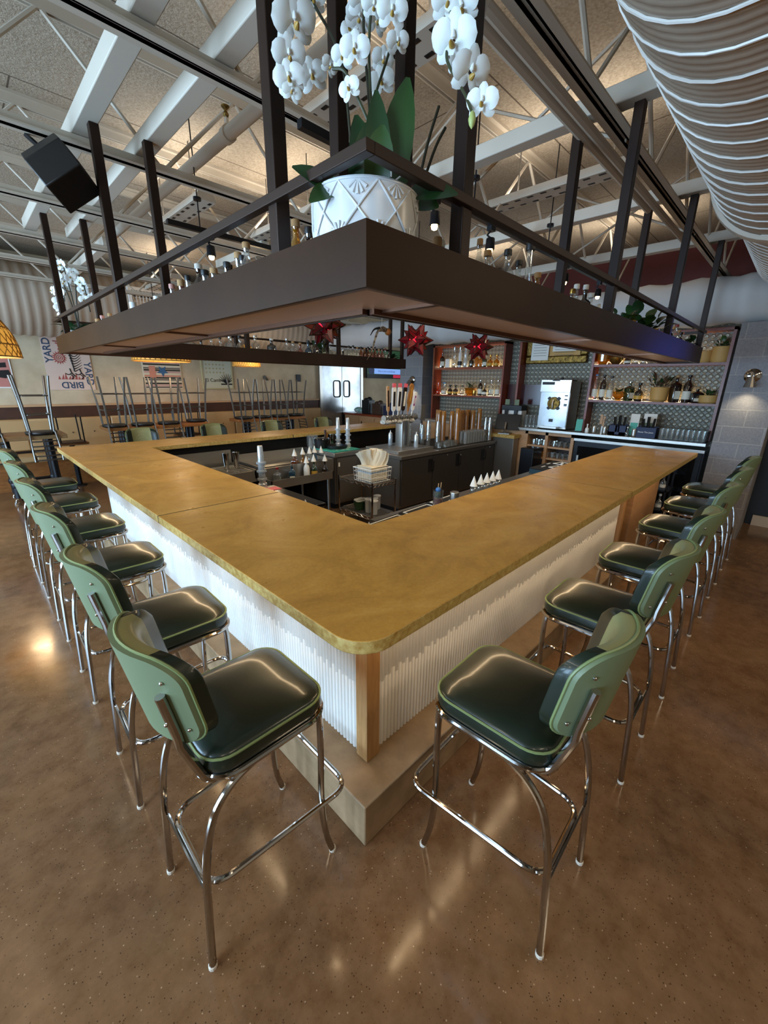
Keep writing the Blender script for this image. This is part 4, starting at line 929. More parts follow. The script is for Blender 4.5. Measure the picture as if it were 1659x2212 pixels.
# ---------------------------------------------------------------- keg cooler and taps
ZK = .86
t = thing('keg_cooler', 'long keg cooler with dark doors and a stainless top in the middle of the bar', 'cooler', (3.555, 3.09, 0))
MB().box(0, 2.56, .02, .95, .08, .81).build('body', 'steel_dark', t); MB().box(-.01, 2.57, -.02, .97, .81, ZK).build('worktop', 'steel_dark', t, bev=.004)
MB().box(.04, 2.5, .06, .9, 0, .08).build('plinth', 'black', t)
for i, (a, b_) in enumerate(((.02, .735), (.75, 1.455), (1.47, 2.225), (2.24, 2.55))):
    dr = MB().box(a, b_, -.005, .02, .11, .79).build('door', 'cooler_door', t, bev=.003)
    if i < 3: MB().box(b_-.11, b_-.02, -.012, -.005, .55, .75).tube([(b_-.03, -.012, .74), (b_-.03, -.05, .73), (b_-.03, -.05, .58), (b_-.03, -.012, .57)], .011, 6, mi=1).build('handle', ['black', 'chrome'], dr)
    MB().sphere(((a+b_)/2, -.006, .765), .008, 8).build('lock', 'chrome', dr)
dt = thing('drip_tray', 'stainless drip tray under the beer tap tower', 'tray', (4.05, 3.55, ZK))
MB().box(-.42, .40, -.34, .36, 0, .045).build('pan', 'steel', dt, bev=.004)
gr = MB()
for i in range(22): gr.box(-.39 + i*.036, -.382 + i*.036, -.31, .33, .045, .049)
gr.build('grate', 'steel_dark', dt)
tw = thing('beer_tap_tower', 'stainless beer tap tower with six tap handles and ice crusted arm', 'beer tap', (4.08, 3.55, ZK + .049))
MB().prism(rrect(.085, .075, .012, 3), 0, .40).build('column', 'steel', tw); MB().box(-.035, .035, -.0765, -.075, .02, .38).build('face_strip', 'door_steel', tw)  # the strip is plain door steel on the column face
MB().tube([(-.42, 0, .44), (.30, 0, .44)], .05, 14).build('arm', 'steel', tw)
noisy('frost', '#d8d2c6', '#8f8678', 40, .3, bstr=1.0, bscale=60)
fr_ = MB(); rings = []
for i in range(15):
    x = -.44 + i*.045; rr = .055 + .014*((i*7) % 3)
    rings.append([(x, rr*cos(2*PI*k/10)*(1 + .12*sin(k*2.3+i)), .395 + rr*.55*sin(2*PI*k/10)) for k in range(10)])
fr_.loops(rings).build('ice_crust', 'frost', tw)
HX = [-.40, -.29, -.19, -.09, .02, .12]
HS = [('plywood', 'label_black', .42, .022), ('white', 'label_black', .40, .036), ('white', 'label_black', .40, .036), ('bronze_dark', 'label_white', .40, .03), ('tap_wood', 'tap_wood', .46, .045), ('white', 'purple', .34, .026)]
for i, (x, (m1, m2, ht, w)) in enumerate(zip(HX, HS)):
    fa_ = MB().tube([(x, 0, .46), (x, -.07, .46), (x, -.09, .42)], .012, 8).sphere((x, -.07, .475), .018, 8).build('faucet', 'chrome', tw)
    T = Tr(x, -.07, .49) @ Ry(.06 * (i - 2)) @ Rx(.08)
    hd = MB().tube([(0, 0, 0), (0, 0, .07)], .008, 8, T=T)
    if m1 == 'tap_wood': hd.prism([(-.012, -.012), (.012, -.012), (.012, .012), (-.012, .012)], .05, .12, T=T).loops([[(s*ww, y, z) for s, y in ((-1, -.014), (1, -.014), (1, .014), (-1, .014))] for z, ww in ((.10, .014), (.14, .02), (.17, .042), (.30, .045), (.36, .03), (.40, .045), (.44, .03), (.46, .012))], T=T)
    else: hd.loops([[(s*ww, y, z) for s, y in ((-1, -.013), (1, -.013), (1, .013), (-1, .013))] for z, ww in ((.06, w*.5), (.09, w), (ht-.02, w), (ht, w*.6))], T=T)
    ho = hd.build('tap_handle', m1, fa_)
    if m1 != 'tap_wood':
        MB().box(-w*.6, w*.6, -.0145, -.013, .13, ht-.06, T=T).build('label_strip', m2, ho)
    else: MB().box(-.008, .008, -.016, -.014, .2, .40, T=T).build('label_strip', 'label_gold', ho)
    if i in (1, 2, 3): MB().box(-.03, .03, -.012, .012, ht, ht+.055, T=T).build('topper', 'pink_label', ho)
    if m2 == 'purple': MB().box(-.006, .006, -.0155, -.0145, .16, ht-.09, T=T).build('white_band', 'white', ho)
MB().box(.32, .42, -.1, -.085, .38, .62).tube([(.37, -.09, .38), (.30, 0, .44)], .01, 6).build('paddle_sign', 'steel_dark', tw)
for nm, (x, y), lb in (('squeeze_bottle', (4.02, 3.75), 'translucent squeeze bottle behind the tap column'), ('squeeze_bottle', (4.16, 3.33), 'translucent squeeze bottle in front of the tap column on the drip tray')):
    t = thing(nm, lb, 'bottle', (x, y, ZK + .049)); MB().lathe([(.035, 0), (.036, .01), (.036, .16), (.03, .18), (.03, .185)], 16).build('body', 'frosted', t); MB().lathe([(.03, .185), (.012, .2), (.004, .235)], 12).build('nozzle', 'white_plastic', t)
o = MB().box(4.5, 6.1, 3.15, 4.0, ZK, ZK + .012).build('bar_mat', 'rubber'); tag(o, 'black rubber mat under the stacked cups on the keg cooler', 'mat')
ZM = ZK + .0125
cup_me = MB().lathe([(.037, .125), (.038, .122), (.046, .0), (.0452, 0), (.0368, .118)], 16).build('amber_tumbler', 'amber'); CM = cup_me.data; bpy.data.objects.remove(cup_me)
AST = [(5.45, 3.92, .54), (5.34, 3.80, .54), (5.28, 3.66, .54), (5.36, 3.54, .54), (5.20, 3.31, .58), (5.62, 3.56, .52), (5.76, 3.60, .52), (5.88, 3.58, .52), (5.99, 3.62, .52), (5.90, 3.46, .53), (5.99, 3.38, .56)]
for k, (x, y, h) in enumerate(AST):
    n = int(round((h - .125) / .031)) + 1
    for i in range(n):
        o = bpy.data.objects.new('amber_tumbler', CM); C.objects.link(o); o.location = (x, y, ZM + i*.031)
        tag(o, 'amber plastic tumbler in one of the tall nested stacks on the keg cooler', 'cup', 'amber tumblers nested in tall stacks')
pint_me = MB().lathe([(.031, .145), (.031, .142), (.043, 0), (.0405, 0), (.029, .138)], 18).build('pint_glass', 'clear'); PM = pint_me.data; bpy.data.objects.remove(pint_me)
GST = [(4.73, 3.68, 3), (4.64, 3.48, 4), (4.63, 3.28, 4), (4.62, 3.88, 3), (4.86, 3.82, 3), (6.05, 3.27, 4), (6.03, 3.17, 4)]
for x, y, n in GST:
    for i in range(n):
        o = bpy.data.objects.new('pint_glass', PM); C.objects.link(o); o.location = (x, y, ZM + i*.088)
        tag(o, 'clear pint glass in one of the upside-down stacks on the keg cooler', 'glass', 'clear pint glasses in stacks')
rk = MB().lathe([(.038, 0), (.04, .085), (.037, .085), (.035, .01)], 14).build('rocks_glass', 'clear'); RM = rk.data; bpy.data.objects.remove(rk)
for i, (x, y) in enumerate([(4.72, 3.19), (4.82, 3.2), (4.92, 3.2), (5.02, 3.2), (4.78, 3.3), (4.9, 3.3), (5.02, 3.31), (4.56, 3.19), (5.98, 3.2), (5.9, 3.2)]):
    o = bpy.data.objects.new('rocks_glass', RM); C.objects.link(o); o.location = (x, y, ZM); tag(o, 'short clear glass in the front row on the keg cooler mat', 'glass', 'short clear glasses on the cooler')
gb = MB().lathe([(.033, .2), (.033, .197), (.038, 0), (.036, 0), (.031, .19)], 12).build('plastic_cup', 'plastic_clear'); GM = gb.data; bpy.data.objects.remove(gb)
for i in range(8):
    for j in range(3):
        o = bpy.data.objects.new('plastic_cup', GM); C.objects.link(o); o.location = (5.29 + i*.08, 3.19 + j*.085, ZM); tag(o, 'pale plastic cup upside down in the block between amber stacks', 'cup', 'pale plastic cups in a block')
# service stand and till
t = thing('till_stand', 'dark stainless stand with an ochre stone top under the till screen', 'stand', (6.16, 2.72, 0)); MB().box(0, .18, .02, .44, 0, .93).build('body', 'steel_dark', t, bev=.004); MB().box(-.03, .21, 0, .47, .93, .99).build('stone_top', 'ochre_edge', t, bev=.004)
t = thing('till_screen', 'black tilted till screen seen from behind on the stone topped stand', 'screen', (6.25, 2.98, .99), .25)
MB().box(-.09, .09, -.1, .1, 0, .02).tube([(0, 0, .02), (-.03, 0, .1), (.03, 0, .2)], .022, 8).build('stand', 'steel_dark', t); MB().box(-.012, .012, -.24, .2, .08, .37, T=Ry(.38)).build('screen', 'black', t, bev=.004)
o = MB().box(5.97, 6.3, 2.26, 2.5, 0, .82).build('floor_bin', 'black_metal', bev=.01); tag(o, 'tall black bin between the till stand and the gate slab', 'bin')
# ---------------------------------------------------------------- under-bar working side
t = thing('wire_rack', 'small chrome wire shelf rack behind the bar corner', 'rack', (2.72, 2.80, 0))
for x in (0, .42):
    for y in (0, .66): MB().tube([(x, y, 0), (x, y, .66)], .012, 8).build('post', 'chrome', t)
for z in (.2, .63):
    w = MB()
    for q in (((0, 0), (.42, 0)), ((.42, 0), (.42, .66)), ((.42, .66), (0, .66)), ((0, .66), (0, 0))):
        (x0, y0), (x1, y1) = q
        for dz in (0, .035): w.tube([(x0, y0, z-dz), (x1, y1, z-dz)], .004, 5)
        pts = [(x0 + (x1-x0)*k/12, y0 + (y1-y0)*k/12, z - (.035 if k % 2 else 0)) for k in range(13)]; w.tube(pts, .003, 4)
    for k in range(1, 22): w.tube([(.0, .03*k, z), (.42, .03*k, z)], .002, 4)
    w.build('wire_shelf', 'chrome', t)
    MB().box(.01, .41, .01, .65, z-.006, z-.003).build('shelf_liner', 'steel_dark', t)
bk = thing('wire_basket', 'white wire basket heaped with folded towels on the chrome rack', 'basket', (2.93, 3.02, .636))
w = MB(); bx_, by_, bh = .17, .16, .17
for z in (0, .06, .12, bh): w.tube([(sx*bx_*(1 + z*.4), sy*by_*(1 + z*.4), z) for sx, sy in ((-1, -1), (1, -1), (1, 1), (-1, 1))], .0065 if z == bh else .0025, 6, closed=True)
for k in range(9):
    q = -1 + k/4
    for s in (-1, 1): w.tube([(q*bx_, s*by_, 0), (q*bx_*1.07, s*by_*1.07, bh)], .0025, 4).tube([(s*bx_, q*by_, 0), (s*bx_*1.07, q*by_*1.07, bh)], .0025, 4)
    w.tube([(q*bx_, -by_, 0), (q*bx_, by_, 0)], .0025, 4)
w.build('wire_frame', 'white_plastic', bk)
for k in range(9):
    mb = MB(); rings = []
    z = .008 + k*.021
    for i in range(9):
        x = -.145 + i*.036; rings.append([(x, -.13, z + .004*sin(i*1.7+k)), (x, .13, z + .004*cos(i+k)), (x, .135, z+.009), (x, .13, z+.017 + .003*sin(i*2+k)), (x, -.13, z+.017 + .004*sin(i*2.1+k)), (x, -.136, z+.009)])
    o = mb.loops(rings).build('folded_towel', 'towel_b' if k in (5, ) else 'towel', sharp=80); o.location = (2.93, 3.02, .637); tag(o, 'folded towel laid flat in the white wire basket', 'towel', 'flat folded towels in the basket')
for k in range(7):
    a = -.75 + k*.25; mb = MB(); R = []
    for i in range(7):
        q = i/6; R.append([((u*.062*(1 - .15*q)) + .016*sin(q*4+k), .016*sin(u*4+k) + s*.008 + .02*sin(q*3 + k), q*(.20 + .035*cos(a*2))) for u, s in ((-1, -1), (-.5, -1), (0, -1), (.5, -1), (1, -1), (1, 1), (.5, 1), (0, 1), (-.5, 1), (-1, 1))])
    o = mb.loops(R).build('rolled_towel', 'towel', sharp=80); o.location = (2.87 + .02*k, 3.08 - .022*k, .815); o.rotation_euler = Matrix.Rotation(-PI/4, 3, 'Z').to_4x4().to_euler() if False else (.12*(k % 3 - 1), a*.55, -PI/4)
    tag(o, 'cream towel stuffed upright in the white wire basket', 'towel', 'upright towels in the basket')
bowl('green_tub', 'dark green tub stuffed with napkins on the lower rack shelf', (2.87, 3.2, .204), [(.07, 0), (.09, .12), (.085, .12), (.065, .01)], 'leaf', 'tub')
o = MB().box(-.07, .07, -.05, .05, 0, .02, T=Rx(.25)).box(-.06, .07, -.04, .05, .02, .035, T=Rx(-.2)).build('napkin_stack', 'paper'); o.location = (2.87, 3.2, .32); tag(o, 'white napkins on top of the dark green tub', 'napkins')
for i, (x, y) in enumerate([(2.86, 3.02), (2.85, 2.9), (2.95, 3.0), (3.05, 3.05)]):
    t = thing('plastic_tub', ['frosted tub beside the green tub on the lower rack shelf', 'frosted tub at the front post of the lower rack shelf', 'frosted tub in the middle of the lower rack shelf', 'frosted tub furthest back on the lower rack shelf'][i], 'tub', (x, y, .204))
    MB().lathe([(.045, 0), (.05, .17), (.05, .175)], 18).build('body', 'frosted', t); MB().lathe([(.052, .175), (.052, .19), (.048, .192)], 18).build('lid', 'white_plastic', t)
# prep cabinet with green board
t = thing('prep_cabinet', 'stainless undercounter cabinet carrying the green cutting board', 'cabinet', (3.0, 3.9, 0))
MB().box(.02, .54, .03, .78, .08, .80).build('body', 'steel_dark', t); MB().box(0, .55, 0, .80, .80, .865).build('worktop', 'steel', t, bev=.004)
MB().box(.05, .52, -.0, .03, .12, .78).build('door', 'steel_dark', t); MB().box(.07, .10, -.003, .0, .66, .72).build('tag', 'paper', t); MB().box(.04, .52, .06, .75, 0, .08).build('plinth', 'black', t)
o = MB().box(3.02, 3.53, 3.93, 4.5, .866, .882).build('cutting_board', 'teal', bev=.004); tag(o, 'sea green cutting board on the stainless prep cabinet', 'cutting board')
mb = MB()
for k in range(60): a, b_ = random.gauss(3.30, .07), random.gauss(4.08, .05); mb.box(a-.008, a+.008, b_-.002, b_+.002, .8825, .886, T=None)
o = mb.build('ice_crumbs', 'paper'); tag(o, 'pale crumbs scattered over the front of the green board', 'crumbs', None, 'stuff')
ZB = .8825
t = thing('bar_container', 'black plastic garnish pail with a lid on the green board', 'container', (3.12, 4.36, ZB)); MB().lathe([(.10, 0), (.12, .13), (.125, .135)], 20).build('pail', 'black', t); MB().lathe([(.125, .135), (.12, .15), (.02, .16)], 20).build('lid', 'black_gloss', t)
bowl('black_tray', 'low round black tray on the green board beside the pail', (3.27, 4.18, ZB), [(.14, 0), (.16, .01), (.165, .05), (.155, .05), (.15, .015)], 'black', 'tray')
bowl('mixing_glass', 'clear jar standing behind the black pail', (3.06, 4.52, .866), [(.07, 0), (.09, .05), (.09, .2), (.085, .2), (.08, .01)], 'clear', 'jar')
def pour_stack(pos, label):
    t = thing('juice_pourer', label, 'pourer', pos)
    prof = [(.046, 0), (.046, .05), (.04, .06)]
    z = .06
    for k in range(3): prof += [(.034, z), (.034, z+.03), (.05, z+.034), (.05, z+.052), (.034, z+.056)]; z += .085
    prof += [(.031, z), (.027, z+.13), (.024, z+.135)]
    MB().lathe(prof, 20).build('stacked_necks', 'frosted', t, sharp=30)
pour_stack((3.40, 4.30, ZB), 'frosted stacked pour spouts on the green board, the one nearer the sink'); pour_stack((3.49, 4.17, ZB), 'frosted stacked pour spouts on the green board, the one nearer the beer taps')
for i, (x, y, h, mt, lb) in enumerate(((3.30, 4.50, .26, 'wood', 'dark wooden muddler behind the black tray'), (3.35, 4.52, .22, 'wood', 'shorter wooden muddler beside the steel shaker'))):
    o = MB().lathe([(.016, 0), (.012, .05), (.014, h*.7), (.02, h), (.01, h+.005)], 12).build('muddler', 'tap_wood' if i else 'dark_wood'); o.location = (x, y, .866); tag(o, lb, 'muddler')
o = MB().lathe([(.034, 0), (.044, .18), (.042, .18), (.03, .01)], 16).build('shaker_tin', 'chrome'); o.location = (3.47, 4.55, .866); tag(o, 'upright steel shaker tin at the back of the prep cabinet', 'shaker')
bottle((3.38, 4.60, .866), 'round', .24, .04, 'clear', 'cork', 'label_white', 'clear labelled bottle behind the steel shaker tin', None)
# ice sink and speed rail along the far run
t = thing('ice_sink', 'stainless ice bin with drainboard and bottle rail under the far bar run', 'sink', (1.85, 3.72, 0))
MB().box(0, 1.1, .14, .16, .62, .80).box(0, 1.1, .9, .92, .62, .88).box(0, .02, .16, .9, .62, .80).box(1.08, 1.1, .16, .9, .62, .80).box(.0, 1.1, .16, .92, .60, .62).build('bin', 'steel', t)
MB().box(.02, 1.08, .35, .9, .76, .775).build('drainboard', 'steel', t)
MB().box(0, .98, 0, .012, .56, .66).box(0, .98, .0, .14, .55, .56).box(.968, .98, .0, .14, .56, .66).box(0, .012, 0, .14, .56, .66).build('bottle_rail', 'steel', t)
for x in (.06, 1.04):
    for y in (.2, .88): MB().tube([(x, y, 0), (x, y, .6)], .02, 8).build('leg', 'steel', t)
t = thing('prep_sink', 'stainless drainer station with ribbed tray under the far bar run', 'sink', (1.0, 4.0, 0))
MB().box(0, .8, 0, .7, .62, .66).box(0, .8, 0, .02, .66, .76).box(.78, .8, 0, .7, .66, .78).box(0, .8, .68, .7, .66, .95).build('basin', 'steel', t)
rb = MB()
for k in range(9): rb.tube([(.42 + k*.04, .04, .765), (.42 + k*.04, .5, .765)], .008, 5)
rb.box(.4, .78, .02, .55, .75, .76).build('ribbed_tray', 'steel', t)
for x in (.06, .74):
    for y in (.06, .64): MB().tube([(x, y, 0), (x, y, .62)], .02, 8).build('leg', 'steel', t)
for x, y, lb in ((1.55, 4.30, 'polished shaker tin upside down on the ribbed tray, nearer the corner slab'), (1.69, 4.30, 'polished shaker tin upside down on the ribbed tray, nearer the ice bin')):
    o = MB().lathe([(.03, 0), (.045, .195), (.046, .2), (.042, .2), (.028, .01)], 18).build('shaker_tin', 'chrome'); o.location = (x, y, .774); tag(o, lb, 'shaker')
t = thing('strainer', 'coil cocktail strainer on the ribbed drainer', 'strainer', (1.5, 4.08, .774)); MB().tube([(.045*cos(k*PI/8), .045*sin(k*PI/8), .01) for k in range(16)], .006, 6, closed=True).build('coil', 'steel', t); MB().box(.045, .14, -.01, .01, .008, .012).build('handle', 'steel', t)
rail = [((1.98, 3.79), 'square', .25, 'clear', 'red', None, 0), ((2.2, 3.79), 'square', .26, 'blue', 'silver', 'label_white', 0), ((2.43, 3.79), 'tall', .30, 'white', None, None, 1), ((2.552, 3.79), 'round', .31, 'green', None, 'label_gold', 1), ((2.74, 3.79), 'squat', .30, 'dark', None, 'label_white', 1)]
for i, (q, kd, h, lq, cp, lb, cn) in enumerate(rail):
    bottle((*q, .561), kd, h, .042, lq, cp, lb, f'{lq} {KN[kd]} bottle {"under a white paper cone" if cn else "with " + cp + " cap"} in the bottle rail, {ORD[i]} from the drainer', 'bottles in the ice bin rail', cone=bool(cn))
for i, (x, y, kd, lq) in enumerate(((2.34, 3.93, 'square', 'amber'), (2.50, 3.97, 'round', 'yellow'), (2.60, 3.95, 'tall', 'clear'), (2.70, 3.97, 'tall', 'blue'), (2.80, 3.95, 'bulb', 'clear'))):
    bottle((x, y, .622), kd, .33, .042, lq, None, 'label_white', f'{lq} {KN[kd]} coned bottle standing in the ice bin, {ORD[i]} from the drainer', 'bottles standing in the ice bin', cone=True)
# daylit run: black lidded unit and coned bottles
t = thing('ice_well', 'black lidded ice well under the slab of the daylit run', 'ice well', (.86, 2.2, 0)); MB().box(0, .66, 0, .9, .1, .74).build('body', 'steel_dark', t); MB().box(-.01, .67, -.02, .92, .74, .78).build('lid', 'black_gloss', t, bev=.01); MB().box(.05, .6, .05, .85, 0, .1).build('plinth', 'black', t)
pour_stack((1.36, 3.04, .781), 'frosted stacked pour spouts standing on the black ice well lid'); o = MB().box(1.36, 1.5, 2.9, 3.03, .7805, .784).build('paper_slip', 'pink_label'); tag(o, 'pink paper slip lying on the black ice well lid', 'paper')
t = thing('speed_rail', 'stainless speed rail of coned bottles behind the daylit run', 'rack', (1.18, 1.25, .5)); MB().box(0, .16, 0, .92, 0, .01).box(.15, .16, 0, .92, 0, .1).box(0, .01, 0, .92, 0, .1).build('trough', 'steel', t); MB().tube([(.08, .06, -.5), (.08, .06, 0)], .02, 8).build('leg', 'steel', t); MB().tube([(.08, .86, -.5), (.08, .86, 0)], .02, 8).build('leg', 'steel', t)
for i, y in enumerate((2.12, 1.94, 1.83, 1.72, 1.60, 1.50, 1.40, 1.31)):
    bottle((1.265, y if y < 2.1 else 2.13, .511), ('tall', 'round', 'square')[i % 3], .31 if i in (0, 4, 7) else .27, .036, ('clear', 'amber', 'green', 'clear')[i % 4], None, 'label_white', f'bottle capped with a white paper cone behind the daylit run, {ORD[i]} from the ice well', 'coned bottles behind the daylit run', cone=True)
t = thing('service_station', 'long stainless underbar station behind the cream lit run', 'counter', (1.5, .9, 0)); MB().box(0, 3.9, 0, .62, .1, .74).build('body', 'steel_dark', t); MB().box(-.01, 3.9, -.01, .64, .74, .78).build('worktop', 'steel_dark', t); MB().box(.05, 3.85, .04, .58, 0, .1).build('plinth', 'black', t)
for x, y, lb in ((1.55, 1.33, 'black rubber bar mat with white outline print, nearest the bar corner'), (1.98, 1.36, 'black rubber bar mat with white outline print, beside the juice glass'), (2.4, 1.4, 'black rubber bar mat with white outline print, behind the coned bottles')):
    mt = thing('printed_bar_mat', lb, 'mat', (x, y, .7805), .05); MB().box(-.2, .2, -.13, .13, 0, .008).build('mat', 'rubber', mt); MB().tube([(a, b_, .009) for a, b_ in ((-.17, -.1), (.17, -.1), (.17, .1), (-.17, .1))], .006, 4, closed=True).tube([(-.1, -.02, .009), (.1, .03, .009)], .006, 4).build('white_print', 'white', mt)
t = thing('drink_glass', 'glass of red juice with citrus and straws behind the cream lit run', 'drink', (2.02, 1.25, .789)); MB().lathe([(.036, 0), (.045, .2), (.043, .2), (.034, .01)], 16).build('glass', 'clear', t); MB().lathe([(.032, .012), (.038, .12)], 14).build('juice', 'liq_orange', t)
MB().tube([(.01, 0, .02), (.05, .01, .26)], .004, 5).tube([(-.01, .01, .02), (.04, .03, .25)], .004, 5).build('straw', 'cork', t); MB().sphere((-.01, -.005, .16), .028, 10).sphere((.012, .01, .2), .024, 10, 1).build('fruit', ['leaf_b', 'label_blue'], t)
o = MB().lathe([(.038, 0), (.042, .14), (.04, .145), (.03, .15)], 16).build('steel_canister', 'steel'); o.location = (2.25, 1.24, .79); tag(o, 'steel canister beside the glass of red juice', 'canister')
t = thing('speed_rail', 'stainless speed rail of coned bottles behind the cream lit run', 'rack', (2.5, 1.56, .5)); MB().box(0, .8, 0, .14, 0, .01).box(0, .8, .13, .14, 0, .1).build('trough', 'steel', t)
for i, x in enumerate((2.56, 2.68, 2.79, 2.90, 3.01)):
    bottle((x, 1.245, .7805), 'tall', .20, .033, 'clear', None, 'label_white', f'coned clear bottle on the station behind the cream lit run, {ORD[i]} from the juice glass', 'coned bottles behind the cream lit run', cone=True)
for k in range(4):
    o = MB().box(4.25, 4.95, 1.12, 1.5, .7805 + k*.018, .796 + k*.018).build('stacked_mat', 'teal' if k < 3 else 'rubber'); M['mat_blue'] = M.get('mat_blue') or mat('mat_blue', '#23424c', .8)
    if k < 3: o.data.materials[0] = M['mat_blue']
    tag(o, ['bottom', 'second lowest', 'third lowest', 'topmost, black white-printed'][k] + ' bar mat in the stack on the station by the back bar', 'mat', 'stacked bar mats')
    if k == 3:
        w = MB()
        for x0, y0 in ((4.42, 1.2), (4.72, 1.27)):
            w.tube([(x0, y0, .852), (x0+.17, y0-.04, .852), (x0+.2, y0+.1, .852), (x0+.03, y0+.14, .852)], .006, 4, closed=True).tube([(x0+.05, y0+.04, .852), (x0+.15, y0+.06, .852)], .018, 4)
        w.box(4.4, 4.5, 1.40, 1.42, .851, .853).box(4.65, 4.75, 1.44, 1.46, .851, .853).build('white_print', 'white', o)

# ---------------------------------------------------------------- dining side
st = thing('inverted_bar_stool', 'x', 'bar stool')
def ladder_stool():
    t = st
    MB().lathe([(.17, .795), (.19, .80), (.195, .82), (.185, .838), (.1, .845), (.0, .846)], 24).build('seat', 'black', t)
    for sx in (-1, 1):
        for sy in (-1, 1):
            P = catmull([(sx*.14, sy*.14, .80), (sx*.15, sy*.15, .6), (sx*.175, sy*.17, .3), (sx*.21, sy*.2, 0)], 5)
            MB().tube(P, .017, 8).build('leg', 'gunmetal', t)
    for z in (.28, .55): MB().tube([(x, y, z) for x, y in rrect(.185 - z*.06, .18 - z*.06, .03, 3)], .009, 6, closed=True).build('stretcher', 'gunmetal', t)
    for s in (-1, 1): MB().tube(catmull([(-.15, s*.15, .80), (-.19, s*.16, .95), (-.22, s*.165, 1.1), (-.235, s*.165, 1.22)], 5), .013, 8).build('back_post', 'gunmetal', t)
    for z in (.93, 1.0, 1.07, 1.14, 1.2): MB().tube(catmull([(-.185 - (z-.93)*.17, -.16, z), (-.205 - (z-.93)*.17, 0, z), (-.185 - (z-.93)*.17, .16, z)], 4), .011, 6).build('back_slat', 'gunmetal', t)
ladder_stool()
def high_table(x0, x1, y0, y1, label, mtl, legs, caster=False):
    t = thing('high_table', label, 'table', ((x0+x1)/2, (y0+y1)/2, 0)); hx, hy = (x1-x0)/2, (y1-y0)/2
    MB().box(-hx, hx, -hy, hy, .99, 1.05).build('tabletop', mtl, t, bev=.006)
    for lx, ly in legs:
        lx -= (x0+x1)/2; ly -= (y0+y1)/2
        lg = MB().tube([(lx, ly, .12 if caster else 0), (lx, ly, .99)], .05, 12).build('leg', 'black_metal', t)
        MB().lathe([(.06, 0), (.065, .01), (.065, .06), (.06, .07)], 12, T=Tr(lx, ly, .28)).build('pipe_fitting', 'black_metal', lg)
        if caster: MB().lathe([(.05, -.016), (.058, -.012), (.058, .012), (.05, .016)], 16, T=Tr(lx, ly, .058) @ Rx(PI/2)).box(lx-.02, lx+.02, ly-.025, ly-.02, .05, .13).box(lx-.02, lx+.02, ly+.02, ly+.025, .05, .13).build('caster', 'chrome', lg)
    fx = [q[0]-(x0+x1)/2 for q in legs]; fy = [q[1]-(y0+y1)/2 for q in legs]
    MB().tube([(min(fx), min(fy), .31), (max(fx), min(fy), .31)], .024, 8).tube([(min(fx), max(fy), .31), (max(fx), max(fy), .31)], .024, 8).tube([(min(fx), min(fy), .31), (min(fx), max(fy), .31)], .024, 8).tube([(max(fx), min(fy), .31), (max(fx), max(fy), .31)], .024, 8).build('cross_pipe', 'black_metal', t)
    return t
high_table(-1.9, .36, 7.12, 7.85, 'rough plank high table on black pipe legs with casters', 'rough_table', ((-.36, 7.35), (.157, 7.45), (-.36, 7.75), (.157, 7.75)), True)
high_table(1.0, 2.78, 7.62, 8.22, 'high wooden table stacked with stools under the striped blanket picture', 'table_wood', ((1.3, 7.9), (2.5, 7.9), (1.3, 8.1), (2.5, 8.1)))
high_table(3.5, 5.25, 7.85, 8.3, 'high wooden table stacked with stools closest to the stainless doors', 'table_wood', ((3.8, 8.0), (4.95, 8.0), (3.8, 8.2), (4.95, 8.2)))
TB = 1.051
spots = [((.07, 7.26), PI/2, 'bar stool upside down on the caster table, at its exposed end'), ((-.55, 7.26), PI/2 + .1, 'bar stool upside down on the caster table, behind the wicker shade'),
 ((1.15, 7.76), PI/2+.1, 'upside-down bar stool at the caster-table end of the blanket-picture table'), ((1.60, 7.76), PI/2, 'upside-down bar stool, second along the blanket-picture table front'), ((2.05, 7.76), PI/2, 'upside-down bar stool, third along the blanket-picture table front'), ((2.64, 7.95), PI, 'upside-down bar stool at the open end of the blanket-picture table'),
 ((3.70, 7.99), PI/2+.1, 'upside-down bar stool under the agave sign on the table near the steel doors'), ((4.15, 7.99), PI/2, 'upside-down bar stool, second along the table near the steel doors'), ((4.60, 7.99), PI/2, 'upside-down bar stool, third along the table near the steel doors'), ((5.11, 8.07), PI, 'upside-down bar stool at the end of the table closest to the steel doors')]
for i, (q, rz, lb) in enumerate(spots):
    o = st if i == 0 else dup(st)
    o.location = (*q, TB + .846); o.rotation_euler = (PI, 0, rz); o['label'] = lb; o['group'] = 'stools upside down on the high tables'
t = thing('banquette', 'long buttoned tan banquette under the dark wainscot', 'bench', (1.0, 8.7, 0))
for i in range(8):
    x0 = -4.8 + i*1.28
    cu = MB().box(x0+.006, x0+1.274, .10, .24, .62, 1.17).build('back_cushion', 'tan_leather', t, bev=.025)
    bt_ = MB()
    for k in range(3): bt_.sphere((x0 + .3 + k*.34, .098, .9), .012, 8)
    bt_.build('buttons', 'dark_wood', cu)
    MB().box(x0+.006, x0+1.274, -.28, .14, .46, .58).build('seat_cushion', 'tan_leather', t, bev=.025)
MB().box(-4.8, 5.44, -.24, .24, 0, .46).build('base', 'table_wood', t)
